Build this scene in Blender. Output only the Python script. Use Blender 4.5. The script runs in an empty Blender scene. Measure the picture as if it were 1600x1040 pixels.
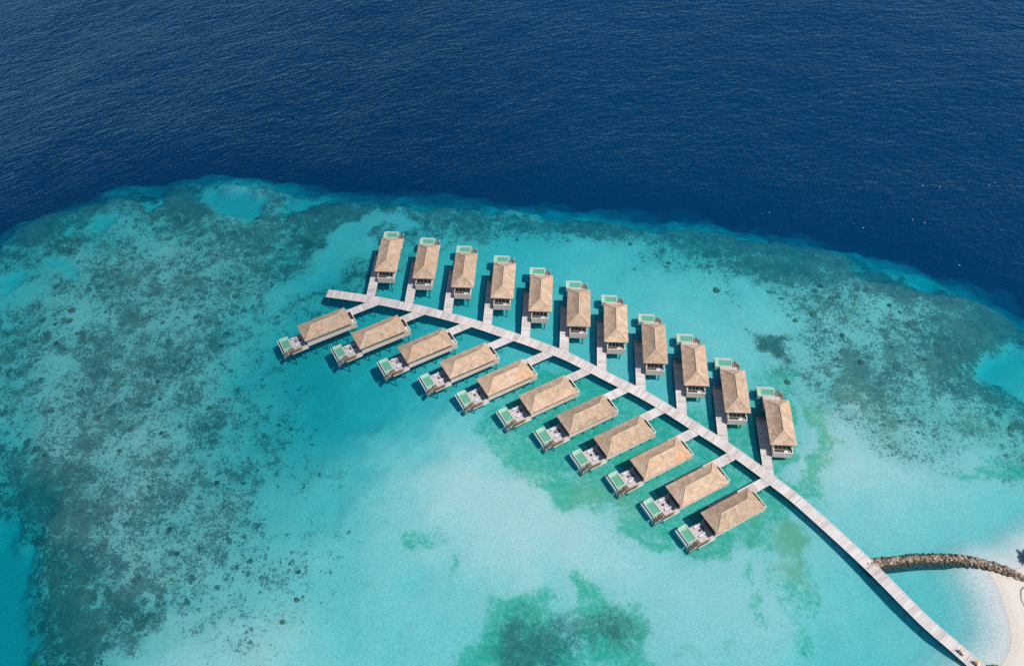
import bpy, bmesh, math, random
import numpy as np
from mathutils import Vector, Matrix, noise as mnoise

random.seed(7)
scene = bpy.context.scene
C = scene.collection

# ------------------------------------------------------------------ survey data (metres, world x / y)
SEAWARD=[[-43.41,228.75],[-29.86,225.07],[-16.26,220.51],[-2.64,215.15],[10.11,208.86],[22.67,201.95],[34.55,194.9],[46.34,185.84],[58.13,176.69],[69.24,166.16],[80.69,154.15]]
LAGOON=[[-62.33,196.39],[-44.0,192.69],[-28.15,186.54],[-14.29,180.03],[-2.25,172.96],[10.85,166.03],[22.35,158.33],[33.03,150.17],[43.21,142.26],[52.56,133.09],[61.36,124.39]]
JETTY=[[-64.4,214.3],[-47.3,210.6],[-36.0,207.3],[-30.6,205.7],[-21.1,202.3],[-13.0,199.2],[-4.5,195.3],[3.2,191.8],[9.3,188.8],[18.5,183.8],[32.6,174.0],[39.5,169.4],[47.1,163.4],[57.2,154.4],[64.0,148.4],[72.7,139.6],[76.3,135.5],[82.6,128.3],[96.2,109.9],[106.4,94.2],[112.1,86.9],[116.9,80.7],[123.4,72.3]]
EDGE=[[-221.3,226.7],[-207.2,244.6],[-196.7,255.9],[-187.6,265.5],[-177.7,274.0],[-166.2,278.3],[-154.1,281.1],[-141.5,282.4],[-128.9,284.1],[-102.8,283.4],[-89.2,279.1],[-75.9,276.1],[-60.2,272.6],[-44.8,270.3],[-24.4,268.7],[0.8,266.9],[13.4,265.5],[25.8,262.9],[38.1,260.8],[50.3,258.7],[62.5,256.5],[74.3,253.4],[86.0,249.5],[97.6,246.8],[108.9,243.0],[119.9,238.7],[130.8,234.7],[141.4,230.5],[151.6,225.6],[161.5,220.3],[170.3,212.9],[178.6,204.9],[190.5,190.7],[203.8,163.9]]
ROCKS=[[95.7,109.1],[98.2,109.8],[104.5,110.5],[113.5,111.2],[122.2,110.7],[128.3,109.3],[134.0,107.0],[137.5,104.8],[141.4,101.5]]
SHORE=[[164.7,118.6],[150.1,113.8],[142.7,110.8],[138.1,107.9],[133.2,106.7],[129.0,106.9],[129.6,104.9],[130.0,101.2],[129.8,96.7],[129.3,92.4],[128.2,88.1],[126.3,84.8],[123.2,81.6],[118.7,78.1],[113.2,73.8]]
PATCHES=[["grass",5.04,0.7,[[-14.8,155.1],[-11.4,152.9],[-6.5,147.5],[-0.7,141.7],[6.8,135.0],[12.2,130.7],[17.7,128.5],[24.3,129.4],[25.9,126.3],[27.3,121.2],[30.6,117.7],[35.0,116.4],[42.2,115.9],[48.1,113.5],[51.3,110.9],[56.4,109.3],[60.3,111.4],[62.8,115.6],[67.6,117.4],[74.4,119.7],[84.3,127.3],[92.7,131.3],[97.8,139.9],[100.5,148.8],[99.8,160.7],[92.6,173.4],[92.8,184.0],[70.3,163.8],[50.1,164.2],[21.1,185.5],[-0.2,177.9],[-8.5,165.3]]],["grass",3.36,0.88,[[6.4,136.8],[8.9,140.4],[14.6,141.0],[21.0,135.8],[26.5,133.6],[24.3,129.8],[17.7,128.7],[11.9,131.1]]],["grass",3.36,0.88,[[26.1,128.3],[29.9,129.9],[34.1,125.1],[42.8,120.9],[45.9,116.8],[50.2,115.8],[56.8,117.6],[62.6,119.5],[63.2,115.9],[60.5,111.5],[56.4,109.5],[51.3,111.1],[48.1,113.7],[42.2,116.1],[35.0,116.6],[30.6,117.9],[27.5,121.3]]],["grass",3.36,0.79,[[87.2,149.1],[90.1,151.4],[91.0,144.5],[91.7,138.9],[86.3,134.6],[84.6,139.0]]],["grass",3.36,0.79,[[91.9,174.0],[94.7,171.8],[94.0,163.3],[90.9,158.5],[90.4,163.4],[89.7,169.6]]],["algae",5,0.55,[[94.5,170.8],[101.0,165.6],[100.5,148.8],[96.1,137.7],[90.9,131.8],[88.4,135.7],[92.1,149.0],[92.3,160.9]]],["algae",6,0.5,[[101.5,175.8],[109.0,173.1],[120.5,162.8],[121.9,150.7],[117.5,145.8],[111.2,151.0],[105.8,160.6]]],["sand",2,1.0,[[92.0,168.8],[93.4,165.8],[92.9,158.4],[90.1,151.4],[86.6,144.5],[88.9,141.1],[86.6,135.7],[82.0,133.6],[81.6,139.1],[84.2,141.2],[87.8,151.4],[90.9,160.9]]],["algae",5,0.6,[[12.2,130.7],[18.2,137.0],[29.9,141.1],[34.3,136.7],[34.4,128.2],[28.6,125.2],[25.3,130.4]]],["algae",5,0.5,[[62.9,121.5],[71.4,127.5],[77.7,135.9],[81.0,133.6],[73.8,121.3],[67.6,117.4]]],["algae",3,0.9,[[74.7,122.9],[79.2,125.3],[82.2,122.2],[82.4,117.2],[79.8,111.4],[77.5,104.8],[74.2,104.3],[74.5,111.5],[73.4,117.3]]],["grass",5.04,0.75,[[72.3,109.6],[74.3,104.9],[77.1,104.9],[80.8,113.3],[80.9,107.6],[79.6,102.1],[76.7,97.6],[76.7,92.3],[74.7,83.1],[70.2,83.2],[72.2,91.6],[72.5,97.7],[71.7,104.0]]],["grass",3.36,0.79,[[64.3,109.2],[66.5,109.7],[67.6,106.9],[66.3,103.2],[64.8,102.7],[64.1,106.0]]],["grass",3.36,0.75,[[65.5,100.8],[67.8,101.9],[68.0,96.9],[67.3,91.6],[65.6,89.1],[65.0,92.5]]],["grass",3.36,0.7,[[72.5,127.5],[75.8,126.4],[73.8,119.3],[71.7,115.4],[70.5,117.4]]],["grass",5.04,0.79,[[-9.0,102.7],[-1.2,102.5],[4.1,103.4],[9.6,102.5],[12.6,100.5],[13.1,96.9],[11.4,92.6],[12.9,89.1],[15.7,94.2],[14.7,97.8],[14.1,102.3],[14.5,106.5],[17.5,109.1],[21.0,109.4],[23.4,105.8],[24.8,102.1],[27.8,100.2],[29.3,101.5],[29.4,104.8],[32.1,105.6],[33.5,101.9],[32.7,94.8],[34.0,90.5],[33.7,85.4],[35.3,80.5],[-21.1,81.4],[-18.1,89.6],[-12.3,91.2],[-7.8,98.1]]],["weed",8,0.62,[[-1.2,97.1],[8.9,95.2],[14.2,97.8],[22.1,99.8],[28.7,96.6],[31.7,93.1],[29.6,88.8],[22.2,89.8],[13.6,87.4],[5.1,81.0],[-6.4,81.2],[-6.4,89.4]]],["algae",6,0.6,[[16.0,99.5],[24.5,98.5],[27.6,94.0],[22.2,90.7],[13.9,92.5]]],["grass",3.36,0.79,[[42.1,88.6],[45.1,88.6],[47.7,86.9],[50.4,85.7],[46.5,84.6],[43.0,85.3]]],["grass",3.36,0.7,[[56.2,87.6],[58.7,87.9],[59.2,83.4],[56.0,81.8]]],["grass",3.36,0.7,[[63.7,87.8],[65.9,87.9],[65.9,85.6],[64.2,85.9]]],["grass",4.2,0.79,[[-29.8,122.2],[-27.5,124.0],[-24.4,122.7],[-23.1,120.1],[-24.5,117.7],[-27.2,117.2],[-29.1,119.2]]],["grass",4.2,0.79,[[-23.0,113.2],[-20.8,115.1],[-18.4,113.5],[-17.8,111.2],[-19.7,109.3],[-22.3,109.9]]],["grass",3.36,0.57,[[-44.6,104.2],[-42.7,104.9],[-41.4,101.4],[-42.6,100.0]]],["grass",3.36,0.53,[[-40.7,113.5],[-38.6,113.9],[-38.4,111.9],[-40.2,111.6]]],["grass",5.04,0.48,[[-59.9,122.7],[-54.3,125.3],[-50.7,122.6],[-51.8,119.6],[-56.2,118.7]]],["grass",10.08,0.37,[[-72.4,107.4],[-65.2,112.0],[-57.8,110.0],[-53.3,102.5],[-52.2,93.6],[-56.8,90.3],[-65.5,92.1],[-70.9,99.2]]],["grass",10.08,0.37,[[-110.8,91.2],[-104.4,98.9],[-95.1,103.2],[-83.5,105.8],[-71.0,104.6],[-71.2,95.7],[-80.4,90.7],[-94.3,85.9],[-108.4,82.8]]],["grass",5.04,0.84,[[132.7,141.9],[138.8,140.2],[146.9,141.6],[156.0,142.8],[153.0,135.1],[144.6,135.3],[139.7,137.3],[135.2,138.1]]],["grass",5.04,0.44,[[131.3,141.9],[134.2,143.6],[137.3,141.3],[133.3,138.1]]],["algae",8,0.5,[[126.5,162.6],[136.9,163.7],[151.6,159.7],[158.6,157.1],[153.3,143.3],[140.0,143.5],[130.7,150.6]]],["pocket",2.5,6,[[154.4,180.0],[159.7,184.8],[165.2,182.5],[170.4,177.0],[167.5,159.4],[161.9,165.7],[157.2,169.5],[154.6,174.7]]],["pocket",2.5,8.5,[[-156.2,131.7],[-149.6,131.6],[-149.4,133.7],[-146.4,129.4],[-142.5,123.6],[-136.5,122.1],[-134.5,117.1],[-135.9,113.3],[-137.6,110.5],[-137.4,105.8],[-134.2,103.0],[-133.8,99.4],[-130.5,95.8],[-132.6,93.2],[-133.9,90.7],[-131.9,83.2],[-138.2,83.3]]],["pocket",3.5,5.2,[[-125.9,275.7],[-118.6,277.1],[-109.1,274.2],[-99.6,277.8],[-94.8,271.9],[-98.0,260.8],[-101.1,257.9],[-105.4,260.9],[-111.7,261.8],[-117.5,265.7],[-122.2,272.6]]],["pocket",3,5.5,[[-143.0,273.1],[-139.9,275.7],[-135.9,272.9],[-135.3,267.2],[-138.3,266.2]]],["pocket",3.5,4.2,[[-173.0,238.0],[-168.8,238.9],[-162.1,231.2],[-157.4,227.2],[-161.6,227.3],[-170.4,233.0]]],["pocket",2,5,[[-187.5,228.5],[-182.0,229.4],[-178.6,228.3],[-181.2,225.2],[-185.4,222.7]]],["pocket",2,5,[[-175.5,250.1],[-172.0,252.8],[-167.6,248.1],[-170.2,245.8]]],["pocket",2,4.5,[[-161.6,260.5],[-158.5,265.2],[-154.1,256.7],[-155.8,251.4]]],["pocket",2,6,[[-85.0,265.2],[-79.7,271.5],[-73.3,270.6],[-78.9,265.8],[-85.1,260.4]]],["sand",3,1.0,[[-67.3,252.1],[-58.2,258.0],[-43.6,260.2],[-35.8,253.8],[-47.8,251.6],[-55.9,235.3],[-67.3,222.6],[-84.8,210.7],[-84.1,219.8],[-72.2,234.0]]],["weed",4,0.8,[[-82.5,247.9],[-79.1,249.5],[-75.5,244.2],[-75.0,237.4],[-78.6,237.5],[-82.4,242.7]]],["weed",3,0.6,[[-175.6,243.2],[-171.1,246.1],[-163.6,245.3],[-160.9,240.4],[-164.9,237.8],[-171.4,239.7]]],["weed",6,0.35,[[-63.0,235.5],[-56.6,242.1],[-50.3,238.5],[-49.8,219.1],[-58.9,219.3],[-65.4,225.7]]],["weed",3,0.9,[[87.4,195.8],[92.0,195.1],[91.6,188.1],[88.0,186.0],[83.1,188.3],[81.8,192.5]]],["algae",3,0.7,[[87.1,176.7],[90.1,176.1],[90.7,172.2],[88.1,171.5],[86.4,173.6]]],["sand",4,1,[[86.8,219.1],[91.7,209.8],[87.7,195.2],[83.4,195.3],[81.2,207.0],[80.0,219.3]]],["weed",6,0.45,[[-139.2,131.4],[-133.8,129.2],[-128.8,125.0],[-125.4,111.2],[-121.7,101.9],[-118.1,93.0],[-116.6,82.9],[-126.6,83.1],[-128.6,91.5],[-127.8,96.6],[-134.0,103.9],[-133.2,113.2],[-134.3,121.1]]],["weed",4,0.7,[[-109.1,103.5],[-97.1,104.2],[-94.5,100.5],[-103.5,95.4],[-107.6,98.1]]]]
HEADS=[["brown",-119.7,160.2,1.59],["brown",-121.1,152.2,1.17],["dark",-110.0,158.4,1.19],["dark",-89.3,140.8,1.34],["brown",-153.6,211.0,2.2],["brown",-153.3,206.2,1.96],["olive",-141.9,210.1,1.1],["dark",-98.4,194.4,1.28],["dark",-113.7,172.0,1.02],["brown",-131.2,165.3,1.2],["dark",-116.0,179.0,1.24],["olive",-146.5,167.6,1.01],["dark",-144.0,151.3,1.17],["yellow",-107.0,117.4,0.73],["yellow",-95.4,109.7,0.91],["dark",-99.5,125.5,1.3],["dark",-95.6,117.6,1.29],["brown",-119.6,109.6,1.09],["brown",-59.8,103.4,1.26],["yellow",-58.2,104.2,0.72],["olive",-62.5,96.9,1.24],["dark",-60.5,111.6,1.09],["dark",124.5,154.0,0.79],["brown",126.5,158.0,1.2],["brown",120.1,158.1,1.2],["dark",111.4,193.8,1.51],["dark",114.5,182.2,1.68],["dark",135.8,182.8,1.26],["brown",148.6,186.4,1.91],["brown",142.6,189.0,2.13],["yellow",119.1,208.0,1.33],["dark",109.5,217.0,1.58],["brown",112.1,210.8,2.01],["yellow",99.3,210.8,1.11],["olive",97.1,200.8,1.53],["olive",104.1,203.5,1.98],["brown",135.1,198.2,1.96],["dark",131.1,207.1,1.33],["olive",72.6,215.7,2.03],["brown",44.5,240.7,1.42],["brown",57.5,230.4,1.39],["olive",88.7,174.5,1.86],["yellow",-127.1,88.1,1.58],["olive",-146.7,223.8,1.13],["brown",-148.8,200.3,1.08],["brown",-158.3,199.1,1.72],["olive",154.0,155.3,1.59],["brown",129.3,176.6,1.45],["dark",126.4,188.2,0.85],["dark",-154.5,196.1,1.28],["brown",-146.2,198.8,1.5],["olive",-130.0,178.0,1.44],["brown",-98.8,194.4,0.85],["brown",-107.8,188.2,1.26],["dark",-112.6,187.8,0.84],["dark",-157.9,204.8,1.09]]
PLACES={"palm":[139.77,109.46],"palm2":[138.96,102.37],"bush":[120.59,80.11],"cart1":[113.54,84.73],"cart2":[116.43,81.74],"log1":[136.55,102.4],"log2":[135.53,101.51],"log3":[134.64,99.18],"log4":[134.68,97.05]}
MX0,MY0,MSTEP=-280,65,5
DEPTHMAP=[[80,80,80,80,80,80,80,80,80,80,80,80,80,80,80,80,80,80,80,80,80,80,80,80,80,80,80,80,80,80,80,77,63,48,39,33,26,22,20,18,16,15,14,13,15,17,20,21,22,23,24,23,22,23,24,26,27,27,27,27,24,21,19,19,20,20,20,20,20,21,24,26,26,26,26,25,24,22,21,21,20,20,20,20,20,20,20,20,20,20,20,20,20,20,20,20,20,20,20,20,20,20,20,20,20,20,20,20,20,20,20,20,20],
[80,80,80,80,80,80,80,80,80,80,80,80,80,80,80,80,80,80,80,80,80,80,80,80,80,80,80,80,80,80,80,73,58,44,38,31,25,22,19,17,16,15,14,13,15,18,20,21,22,24,24,23,22,23,24,26,27,27,27,27,25,22,19,19,20,20,20,20,20,21,23,26,26,26,26,25,24,22,21,21,20,20,20,20,20,20,20,20,20,20,20,20,20,20,20,20,20,20,20,20,20,20,20,20,20,20,20,20,20,20,20,20,20],
[80,80,80,80,80,80,80,80,80,80,80,80,80,80,80,80,80,80,80,80,80,80,80,80,80,80,80,80,80,80,79,68,53,41,36,29,23,21,19,17,16,15,14,13,16,18,20,21,23,24,24,23,22,23,24,26,27,27,27,27,25,22,19,19,20,20,20,20,20,20,22,25,26,26,26,26,24,23,22,21,21,20,20,20,20,20,20,20,20,20,20,20,20,20,20,20,20,20,20,20,20,20,20,20,20,20,20,20,20,20,20,20,20],
[80,80,80,80,80,80,80,80,80,80,80,80,80,80,80,80,80,80,80,80,80,80,80,80,80,80,80,80,80,80,76,63,48,39,34,27,22,21,18,16,16,14,13,14,16,19,20,21,23,24,23,23,22,23,24,26,27,27,27,27,25,22,20,19,20,20,20,20,20,20,22,25,26,26,26,26,25,23,22,21,21,20,20,20,20,20,20,20,20,20,20,20,20,20,20,20,20,20,20,20,20,20,20,20,20,20,20,20,20,20,20,20,20],
[80,80,80,80,80,80,80,80,80,80,80,80,80,80,80,80,80,80,80,80,80,80,80,80,80,80,80,80,80,80,72,58,44,38,32,26,22,20,18,16,16,14,14,14,17,19,21,22,23,24,24,23,23,23,24,26,26,26,26,27,25,22,20,19,19,19,19,19,19,19,21,23,26,26,26,25,25,25,25,25,24,23,21,21,21,21,21,21,21,21,21,21,21,21,21,21,21,21,21,21,21,21,22,22,22,22,22,22,22,22,22,22,22],
[80,80,80,80,80,80,80,80,80,80,80,80,80,80,80,80,80,80,80,80,80,80,80,80,80,80,80,80,80,79,67,53,41,37,31,26,24,22,20,18,17,16,15,16,19,21,22,23,24,25,24,24,23,23,24,24,24,24,24,25,23,21,19,18,18,18,18,18,18,18,19,22,25,25,25,25,25,26,28,29,28,26,23,22,22,22,22,22,22,22,22,22,22,22,22,22,22,22,22,22,22,22,22,22,22,22,22,22,22,22,22,22,22],
[80,80,80,80,80,80,80,80,80,80,80,80,80,80,80,80,80,80,80,80,80,80,80,80,80,80,80,80,80,76,63,48,40,36,31,27,25,23,21,20,19,19,18,19,21,23,23,24,24,24,24,23,23,23,23,22,22,22,22,22,21,19,18,17,17,17,17,17,16,16,17,20,23,24,25,25,25,26,28,30,30,27,24,22,22,22,22,22,22,22,22,22,22,22,22,22,22,22,22,22,22,22,22,22,22,22,22,22,22,22,22,22,22],
[80,80,80,80,80,80,80,80,80,80,80,80,80,80,80,80,80,80,80,80,80,80,80,80,80,80,80,80,80,72,58,45,39,36,32,29,28,26,25,24,23,23,22,23,24,25,25,25,24,24,23,23,22,22,21,20,20,20,19,19,19,18,17,16,16,16,16,16,16,16,16,19,21,23,24,25,26,26,28,29,30,28,25,22,21,21,21,21,21,21,21,21,21,21,21,21,21,21,21,20,20,20,20,20,20,20,20,20,20,20,20,20,20],
[80,80,80,80,80,80,80,80,80,80,80,80,80,79,79,79,79,79,79,79,79,79,79,79,79,79,79,79,77,65,51,39,36,32,29,27,26,25,24,24,24,24,24,24,25,25,25,24,23,23,22,21,21,20,19,17,16,16,15,15,15,15,15,15,15,15,15,15,15,15,16,18,20,22,23,24,26,27,28,29,30,29,25,21,19,19,19,18,18,18,18,18,18,18,18,18,18,18,18,18,18,18,18,18,18,18,18,18,18,18,18,18,18],
[77,77,77,77,77,77,77,77,77,76,76,76,76,76,76,76,76,76,76,76,76,76,76,76,76,76,76,76,70,56,41,31,28,25,22,21,21,22,22,22,23,24,25,25,25,25,24,23,22,21,21,20,19,18,16,14,13,13,13,12,12,13,14,14,15,15,15,16,16,16,16,18,19,21,22,23,25,26,26,27,28,27,25,22,19,19,19,19,19,19,19,20,20,20,20,20,20,20,20,20,20,20,20,20,20,20,20,20,20,20,20,20,20],
[75,75,75,75,75,75,75,75,75,75,75,75,75,75,75,75,75,75,75,75,75,75,75,75,75,75,75,75,65,50,35,29,26,23,21,21,21,22,22,23,24,26,26,26,26,26,25,23,21,20,19,17,16,15,14,12,12,12,12,11,12,13,14,15,16,17,19,19,19,20,20,20,20,21,21,21,21,21,21,21,22,22,22,22,22,22,22,22,22,22,22,22,22,22,22,22,22,22,22,22,22,22,22,22,22,22,22,22,22,22,22,22,22],
[75,75,75,75,75,75,75,75,75,75,75,75,75,75,75,75,75,75,75,75,75,75,75,75,75,75,75,72,59,44,31,27,25,22,20,20,21,22,23,24,26,27,27,27,27,27,25,22,19,18,17,15,14,13,12,11,10,11,11,11,12,13,15,16,17,19,21,21,22,22,22,21,21,20,20,20,19,19,19,19,20,20,21,21,22,23,23,23,23,23,23,23,23,23,23,23,23,23,23,23,23,23,23,23,23,23,23,23,23,23,23,23,23],
[74,74,74,74,74,74,74,74,74,74,73,73,73,73,73,73,73,73,73,73,73,72,72,72,72,72,72,66,52,37,27,25,23,21,20,21,22,23,24,26,28,29,29,29,29,29,26,23,19,18,16,13,12,11,10,10,9,10,10,11,12,14,16,19,20,22,23,25,24,23,22,21,21,20,19,19,18,17,17,18,18,19,20,21,22,24,24,24,24,24,24,24,24,24,24,24,24,24,24,24,24,24,24,24,24,24,24,24,24,24,24,24,24],
[69,69,69,69,69,69,68,68,68,68,68,68,68,68,68,68,68,67,67,67,67,67,67,67,67,67,67,57,44,31,25,23,21,20,20,21,23,24,25,27,30,31,31,32,32,31,27,23,19,18,15,12,10,9,9,9,8,9,10,11,12,15,18,20,21,23,25,26,25,23,22,21,20,19,18,17,17,16,15,16,17,18,19,20,21,22,23,23,23,23,23,23,22,22,22,22,22,22,22,22,22,22,22,22,22,22,22,22,22,22,22,22,22],
[65,65,64,64,64,64,64,64,64,64,63,63,63,63,63,63,62,62,62,62,62,62,61,61,61,61,58,48,36,26,23,22,20,19,20,21,23,24,26,29,31,32,33,33,34,33,29,24,20,18,15,12,10,10,9,9,9,10,12,14,15,17,20,22,23,23,24,24,24,23,22,21,20,17,15,14,13,13,13,13,14,16,17,17,19,20,20,21,20,20,20,20,20,20,20,20,20,20,20,20,20,20,20,20,20,20,20,20,20,20,20,20,20],
[55,55,55,55,54,54,54,54,54,53,53,53,53,53,53,52,52,52,52,52,51,51,51,51,51,51,46,38,29,22,22,21,20,19,20,22,23,25,27,30,33,34,35,36,36,34,30,24,20,18,15,13,11,10,10,9,9,11,13,16,17,19,21,23,24,24,24,24,23,23,22,21,20,17,14,12,12,12,12,12,13,15,17,18,19,20,21,21,21,21,21,21,21,21,22,22,22,22,22,22,22,22,22,22,22,22,22,22,22,22,22,22,22],
[47,47,47,47,47,47,47,47,46,46,46,46,46,46,46,46,46,46,46,46,46,46,46,45,45,45,39,32,25,21,21,20,19,19,21,23,24,26,29,32,35,37,38,40,41,38,33,28,24,22,18,15,13,13,13,13,13,15,17,20,21,22,23,24,25,24,24,24,23,22,21,20,19,16,13,11,11,12,13,14,15,16,18,19,20,22,23,24,24,24,24,24,24,24,24,24,24,24,24,24,24,24,24,25,25,25,25,25,25,25,25,25,25],
[43,43,43,43,42,42,42,42,42,42,42,42,42,42,41,41,41,41,41,41,41,41,41,41,41,39,33,27,22,20,20,20,20,20,22,24,25,27,32,36,40,41,44,46,48,44,39,33,29,26,22,19,16,16,17,17,17,19,22,24,25,25,25,26,25,25,24,24,23,22,21,20,19,16,13,10,10,12,13,14,15,17,19,20,21,23,24,25,26,26,26,26,26,26,26,26,26,26,26,26,26,26,26,26,26,26,26,26,27,27,27,27,27],
[38,38,38,38,38,38,38,38,38,38,38,38,38,38,37,37,37,37,37,37,37,37,37,37,37,34,29,24,20,20,20,20,20,21,23,25,26,29,34,39,42,44,47,50,52,48,43,37,34,31,27,23,20,21,21,21,21,22,24,26,27,26,26,26,26,25,25,24,24,23,22,21,20,18,15,13,12,13,15,16,17,18,20,22,23,24,26,27,28,28,28,28,28,28,28,28,28,29,29,29,29,29,29,29,29,29,29,29,29,29,29,29,29],
[36,36,36,36,36,36,36,36,36,36,35,35,35,35,35,35,35,35,35,35,35,35,35,35,34,31,26,22,20,20,20,20,20,22,24,26,27,31,36,41,44,47,51,55,58,55,50,46,44,40,36,31,28,27,27,26,26,26,27,28,28,28,27,27,26,26,25,25,24,24,23,22,21,20,17,15,13,14,16,17,18,19,21,22,23,25,27,29,30,30,30,31,31,31,31,31,31,32,32,32,32,32,33,33,33,33,33,34,34,34,34,34,35],
[33,33,33,33,33,33,33,33,33,33,33,33,33,33,33,33,32,32,32,32,32,32,32,32,31,28,24,21,20,20,20,21,21,23,25,27,29,33,38,43,46,50,55,59,61,59,55,52,49,46,40,35,32,31,30,29,28,28,28,28,29,28,28,27,27,26,25,25,24,24,23,22,21,20,19,17,16,16,17,19,19,20,22,23,24,26,31,36,41,42,42,43,43,43,44,44,44,45,45,45,45,46,46,46,47,47,47,48,48,48,48,49,49],
[32,32,32,32,32,32,32,32,32,32,32,32,32,31,31,31,31,31,31,31,31,31,31,31,29,26,23,20,20,20,21,21,22,24,26,27,29,34,40,45,47,52,57,61,62,60,57,54,52,48,44,39,37,35,33,31,30,30,29,29,28,28,27,27,26,26,25,24,24,23,23,22,21,21,20,20,19,19,20,21,21,22,23,24,25,27,34,43,52,56,56,56,57,57,57,57,57,58,58,58,58,58,59,59,59,59,59,59,60,60,60,60,60],
[31,31,31,31,31,31,31,31,31,31,31,31,31,31,31,31,31,31,31,30,30,30,30,30,28,25,22,21,21,21,21,21,22,24,26,27,30,36,41,46,49,53,58,62,63,61,59,56,55,51,47,43,41,39,36,34,32,31,30,29,28,28,27,27,26,26,25,24,23,23,22,22,21,21,21,21,21,21,21,22,22,22,23,24,25,26,32,42,51,58,58,58,58,58,58,58,58,58,58,58,57,57,57,57,57,57,57,57,57,57,57,56,56],
[30,30,30,30,30,30,30,30,30,30,30,30,30,30,30,30,30,30,30,30,30,30,30,29,27,24,22,21,21,21,21,22,23,25,26,27,31,37,42,46,49,54,59,63,63,61,58,56,54,51,47,44,42,40,37,34,33,32,31,30,29,28,28,27,26,26,25,24,23,23,23,22,22,21,21,21,21,21,21,21,22,22,23,24,25,26,29,37,45,52,54,54,54,54,53,53,53,53,53,53,53,53,53,53,53,52,52,52,52,52,52,52,52],
[30,30,30,30,30,30,30,30,30,30,30,31,31,31,31,31,31,31,31,31,31,31,31,29,27,24,22,22,22,22,22,22,23,25,26,27,31,37,42,45,48,53,58,62,62,59,56,54,52,50,46,43,42,40,38,36,34,33,32,31,30,29,28,27,26,26,25,24,23,23,23,22,22,22,22,21,21,21,21,21,22,22,22,23,25,26,27,33,40,46,50,50,50,50,50,50,50,50,50,50,50,50,50,50,50,50,49,49,49,49,49,49,49],
[31,31,31,31,31,31,31,31,31,31,31,31,31,31,31,31,31,31,31,31,31,32,31,29,26,24,22,22,22,22,22,23,24,25,26,27,31,36,41,44,48,53,58,62,60,58,55,53,51,49,46,43,42,40,38,36,35,34,33,31,30,30,28,27,26,26,25,24,24,23,23,23,22,22,22,22,22,21,21,21,22,22,22,23,24,25,26,30,36,42,46,47,47,47,47,47,47,46,46,46,46,46,46,46,46,46,46,46,45,45,45,45,45],
[32,32,32,32,32,32,32,32,32,32,32,32,32,32,32,32,32,32,32,32,32,32,31,29,26,24,23,22,22,22,22,23,24,25,25,27,31,36,40,43,47,52,57,60,59,56,54,52,50,48,45,43,42,40,38,36,35,34,33,31,30,30,29,27,26,26,25,25,24,24,23,23,23,23,23,23,22,22,22,22,22,22,22,23,24,25,26,28,32,37,41,43,43,43,42,42,42,42,42,42,42,42,42,42,42,42,42,41,41,41,41,41,41],
[32,32,32,32,32,32,33,33,33,33,33,33,33,33,33,33,33,33,33,33,33,33,31,28,25,23,23,23,23,23,23,23,24,24,25,27,31,34,37,40,44,50,55,58,56,54,52,51,49,47,45,43,42,40,38,36,35,34,33,31,30,30,29,28,27,26,26,25,24,24,24,24,24,24,24,23,23,22,22,22,22,22,22,22,23,25,26,27,30,34,37,40,40,40,40,40,40,40,41,41,41,41,41,41,41,41,41,41,41,41,41,41,41],
[33,33,33,33,33,33,33,33,33,33,33,33,33,33,33,33,33,33,33,33,33,33,31,28,25,23,23,23,23,23,23,23,24,24,24,27,30,33,35,38,43,49,54,56,54,53,51,50,49,47,44,43,42,40,38,37,35,34,33,32,31,30,29,28,27,27,26,26,25,25,25,25,25,25,25,24,24,23,23,23,23,23,23,23,24,25,26,27,30,34,39,42,44,44,44,44,44,44,44,44,44,44,44,45,45,45,45,45,45,45,45,45,45],
[34,34,34,34,34,34,34,34,34,34,34,34,34,34,34,34,34,34,34,34,34,33,30,27,25,23,23,23,23,23,23,23,24,24,24,26,29,32,34,37,42,47,52,53,52,50,48,47,46,45,43,42,41,40,39,38,37,36,35,33,31,31,30,29,29,28,28,27,27,26,26,26,26,26,26,25,25,24,24,24,24,24,24,24,25,26,27,27,29,34,40,45,48,48,48,48,48,48,48,48,48,48,48,48,48,49,49,49,49,49,49,49,49],
[35,35,35,35,35,35,35,35,35,35,35,35,35,35,35,35,35,36,36,36,35,33,30,27,25,24,24,24,23,23,23,23,23,23,24,26,28,31,32,35,40,45,49,50,48,47,45,44,43,42,41,41,40,40,40,39,39,38,36,34,32,32,31,31,30,30,29,29,28,28,28,27,27,27,27,27,26,26,25,25,25,25,25,25,25,26,27,28,29,33,39,45,49,50,50,50,50,50,49,49,49,49,49,49,49,49,49,49,49,49,49,49,49],
[36,36,37,37,37,37,37,37,37,37,37,37,37,37,37,37,37,37,37,37,36,34,30,27,25,25,24,24,23,23,23,23,23,22,23,25,27,29,31,34,39,43,47,47,46,44,43,42,42,41,41,40,40,40,40,40,40,39,37,35,33,32,32,31,31,31,30,30,30,29,29,29,29,29,29,28,28,28,27,27,27,27,27,27,27,27,28,28,29,32,36,41,45,47,47,46,46,46,46,46,46,46,46,46,46,46,45,45,45,45,45,45,45],
[37,37,37,37,37,37,37,37,37,37,37,37,37,37,37,37,37,37,37,37,36,33,30,27,25,25,24,24,23,23,23,23,23,22,24,25,27,29,31,34,38,43,46,46,45,43,42,41,41,41,40,40,40,40,40,40,40,39,37,36,34,33,33,33,33,32,32,32,32,32,32,32,32,32,32,32,32,31,31,30,30,30,30,30,29,29,29,29,29,31,34,37,41,43,43,43,43,42,42,42,42,42,42,42,42,42,42,42,42,42,42,41,41],
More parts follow.
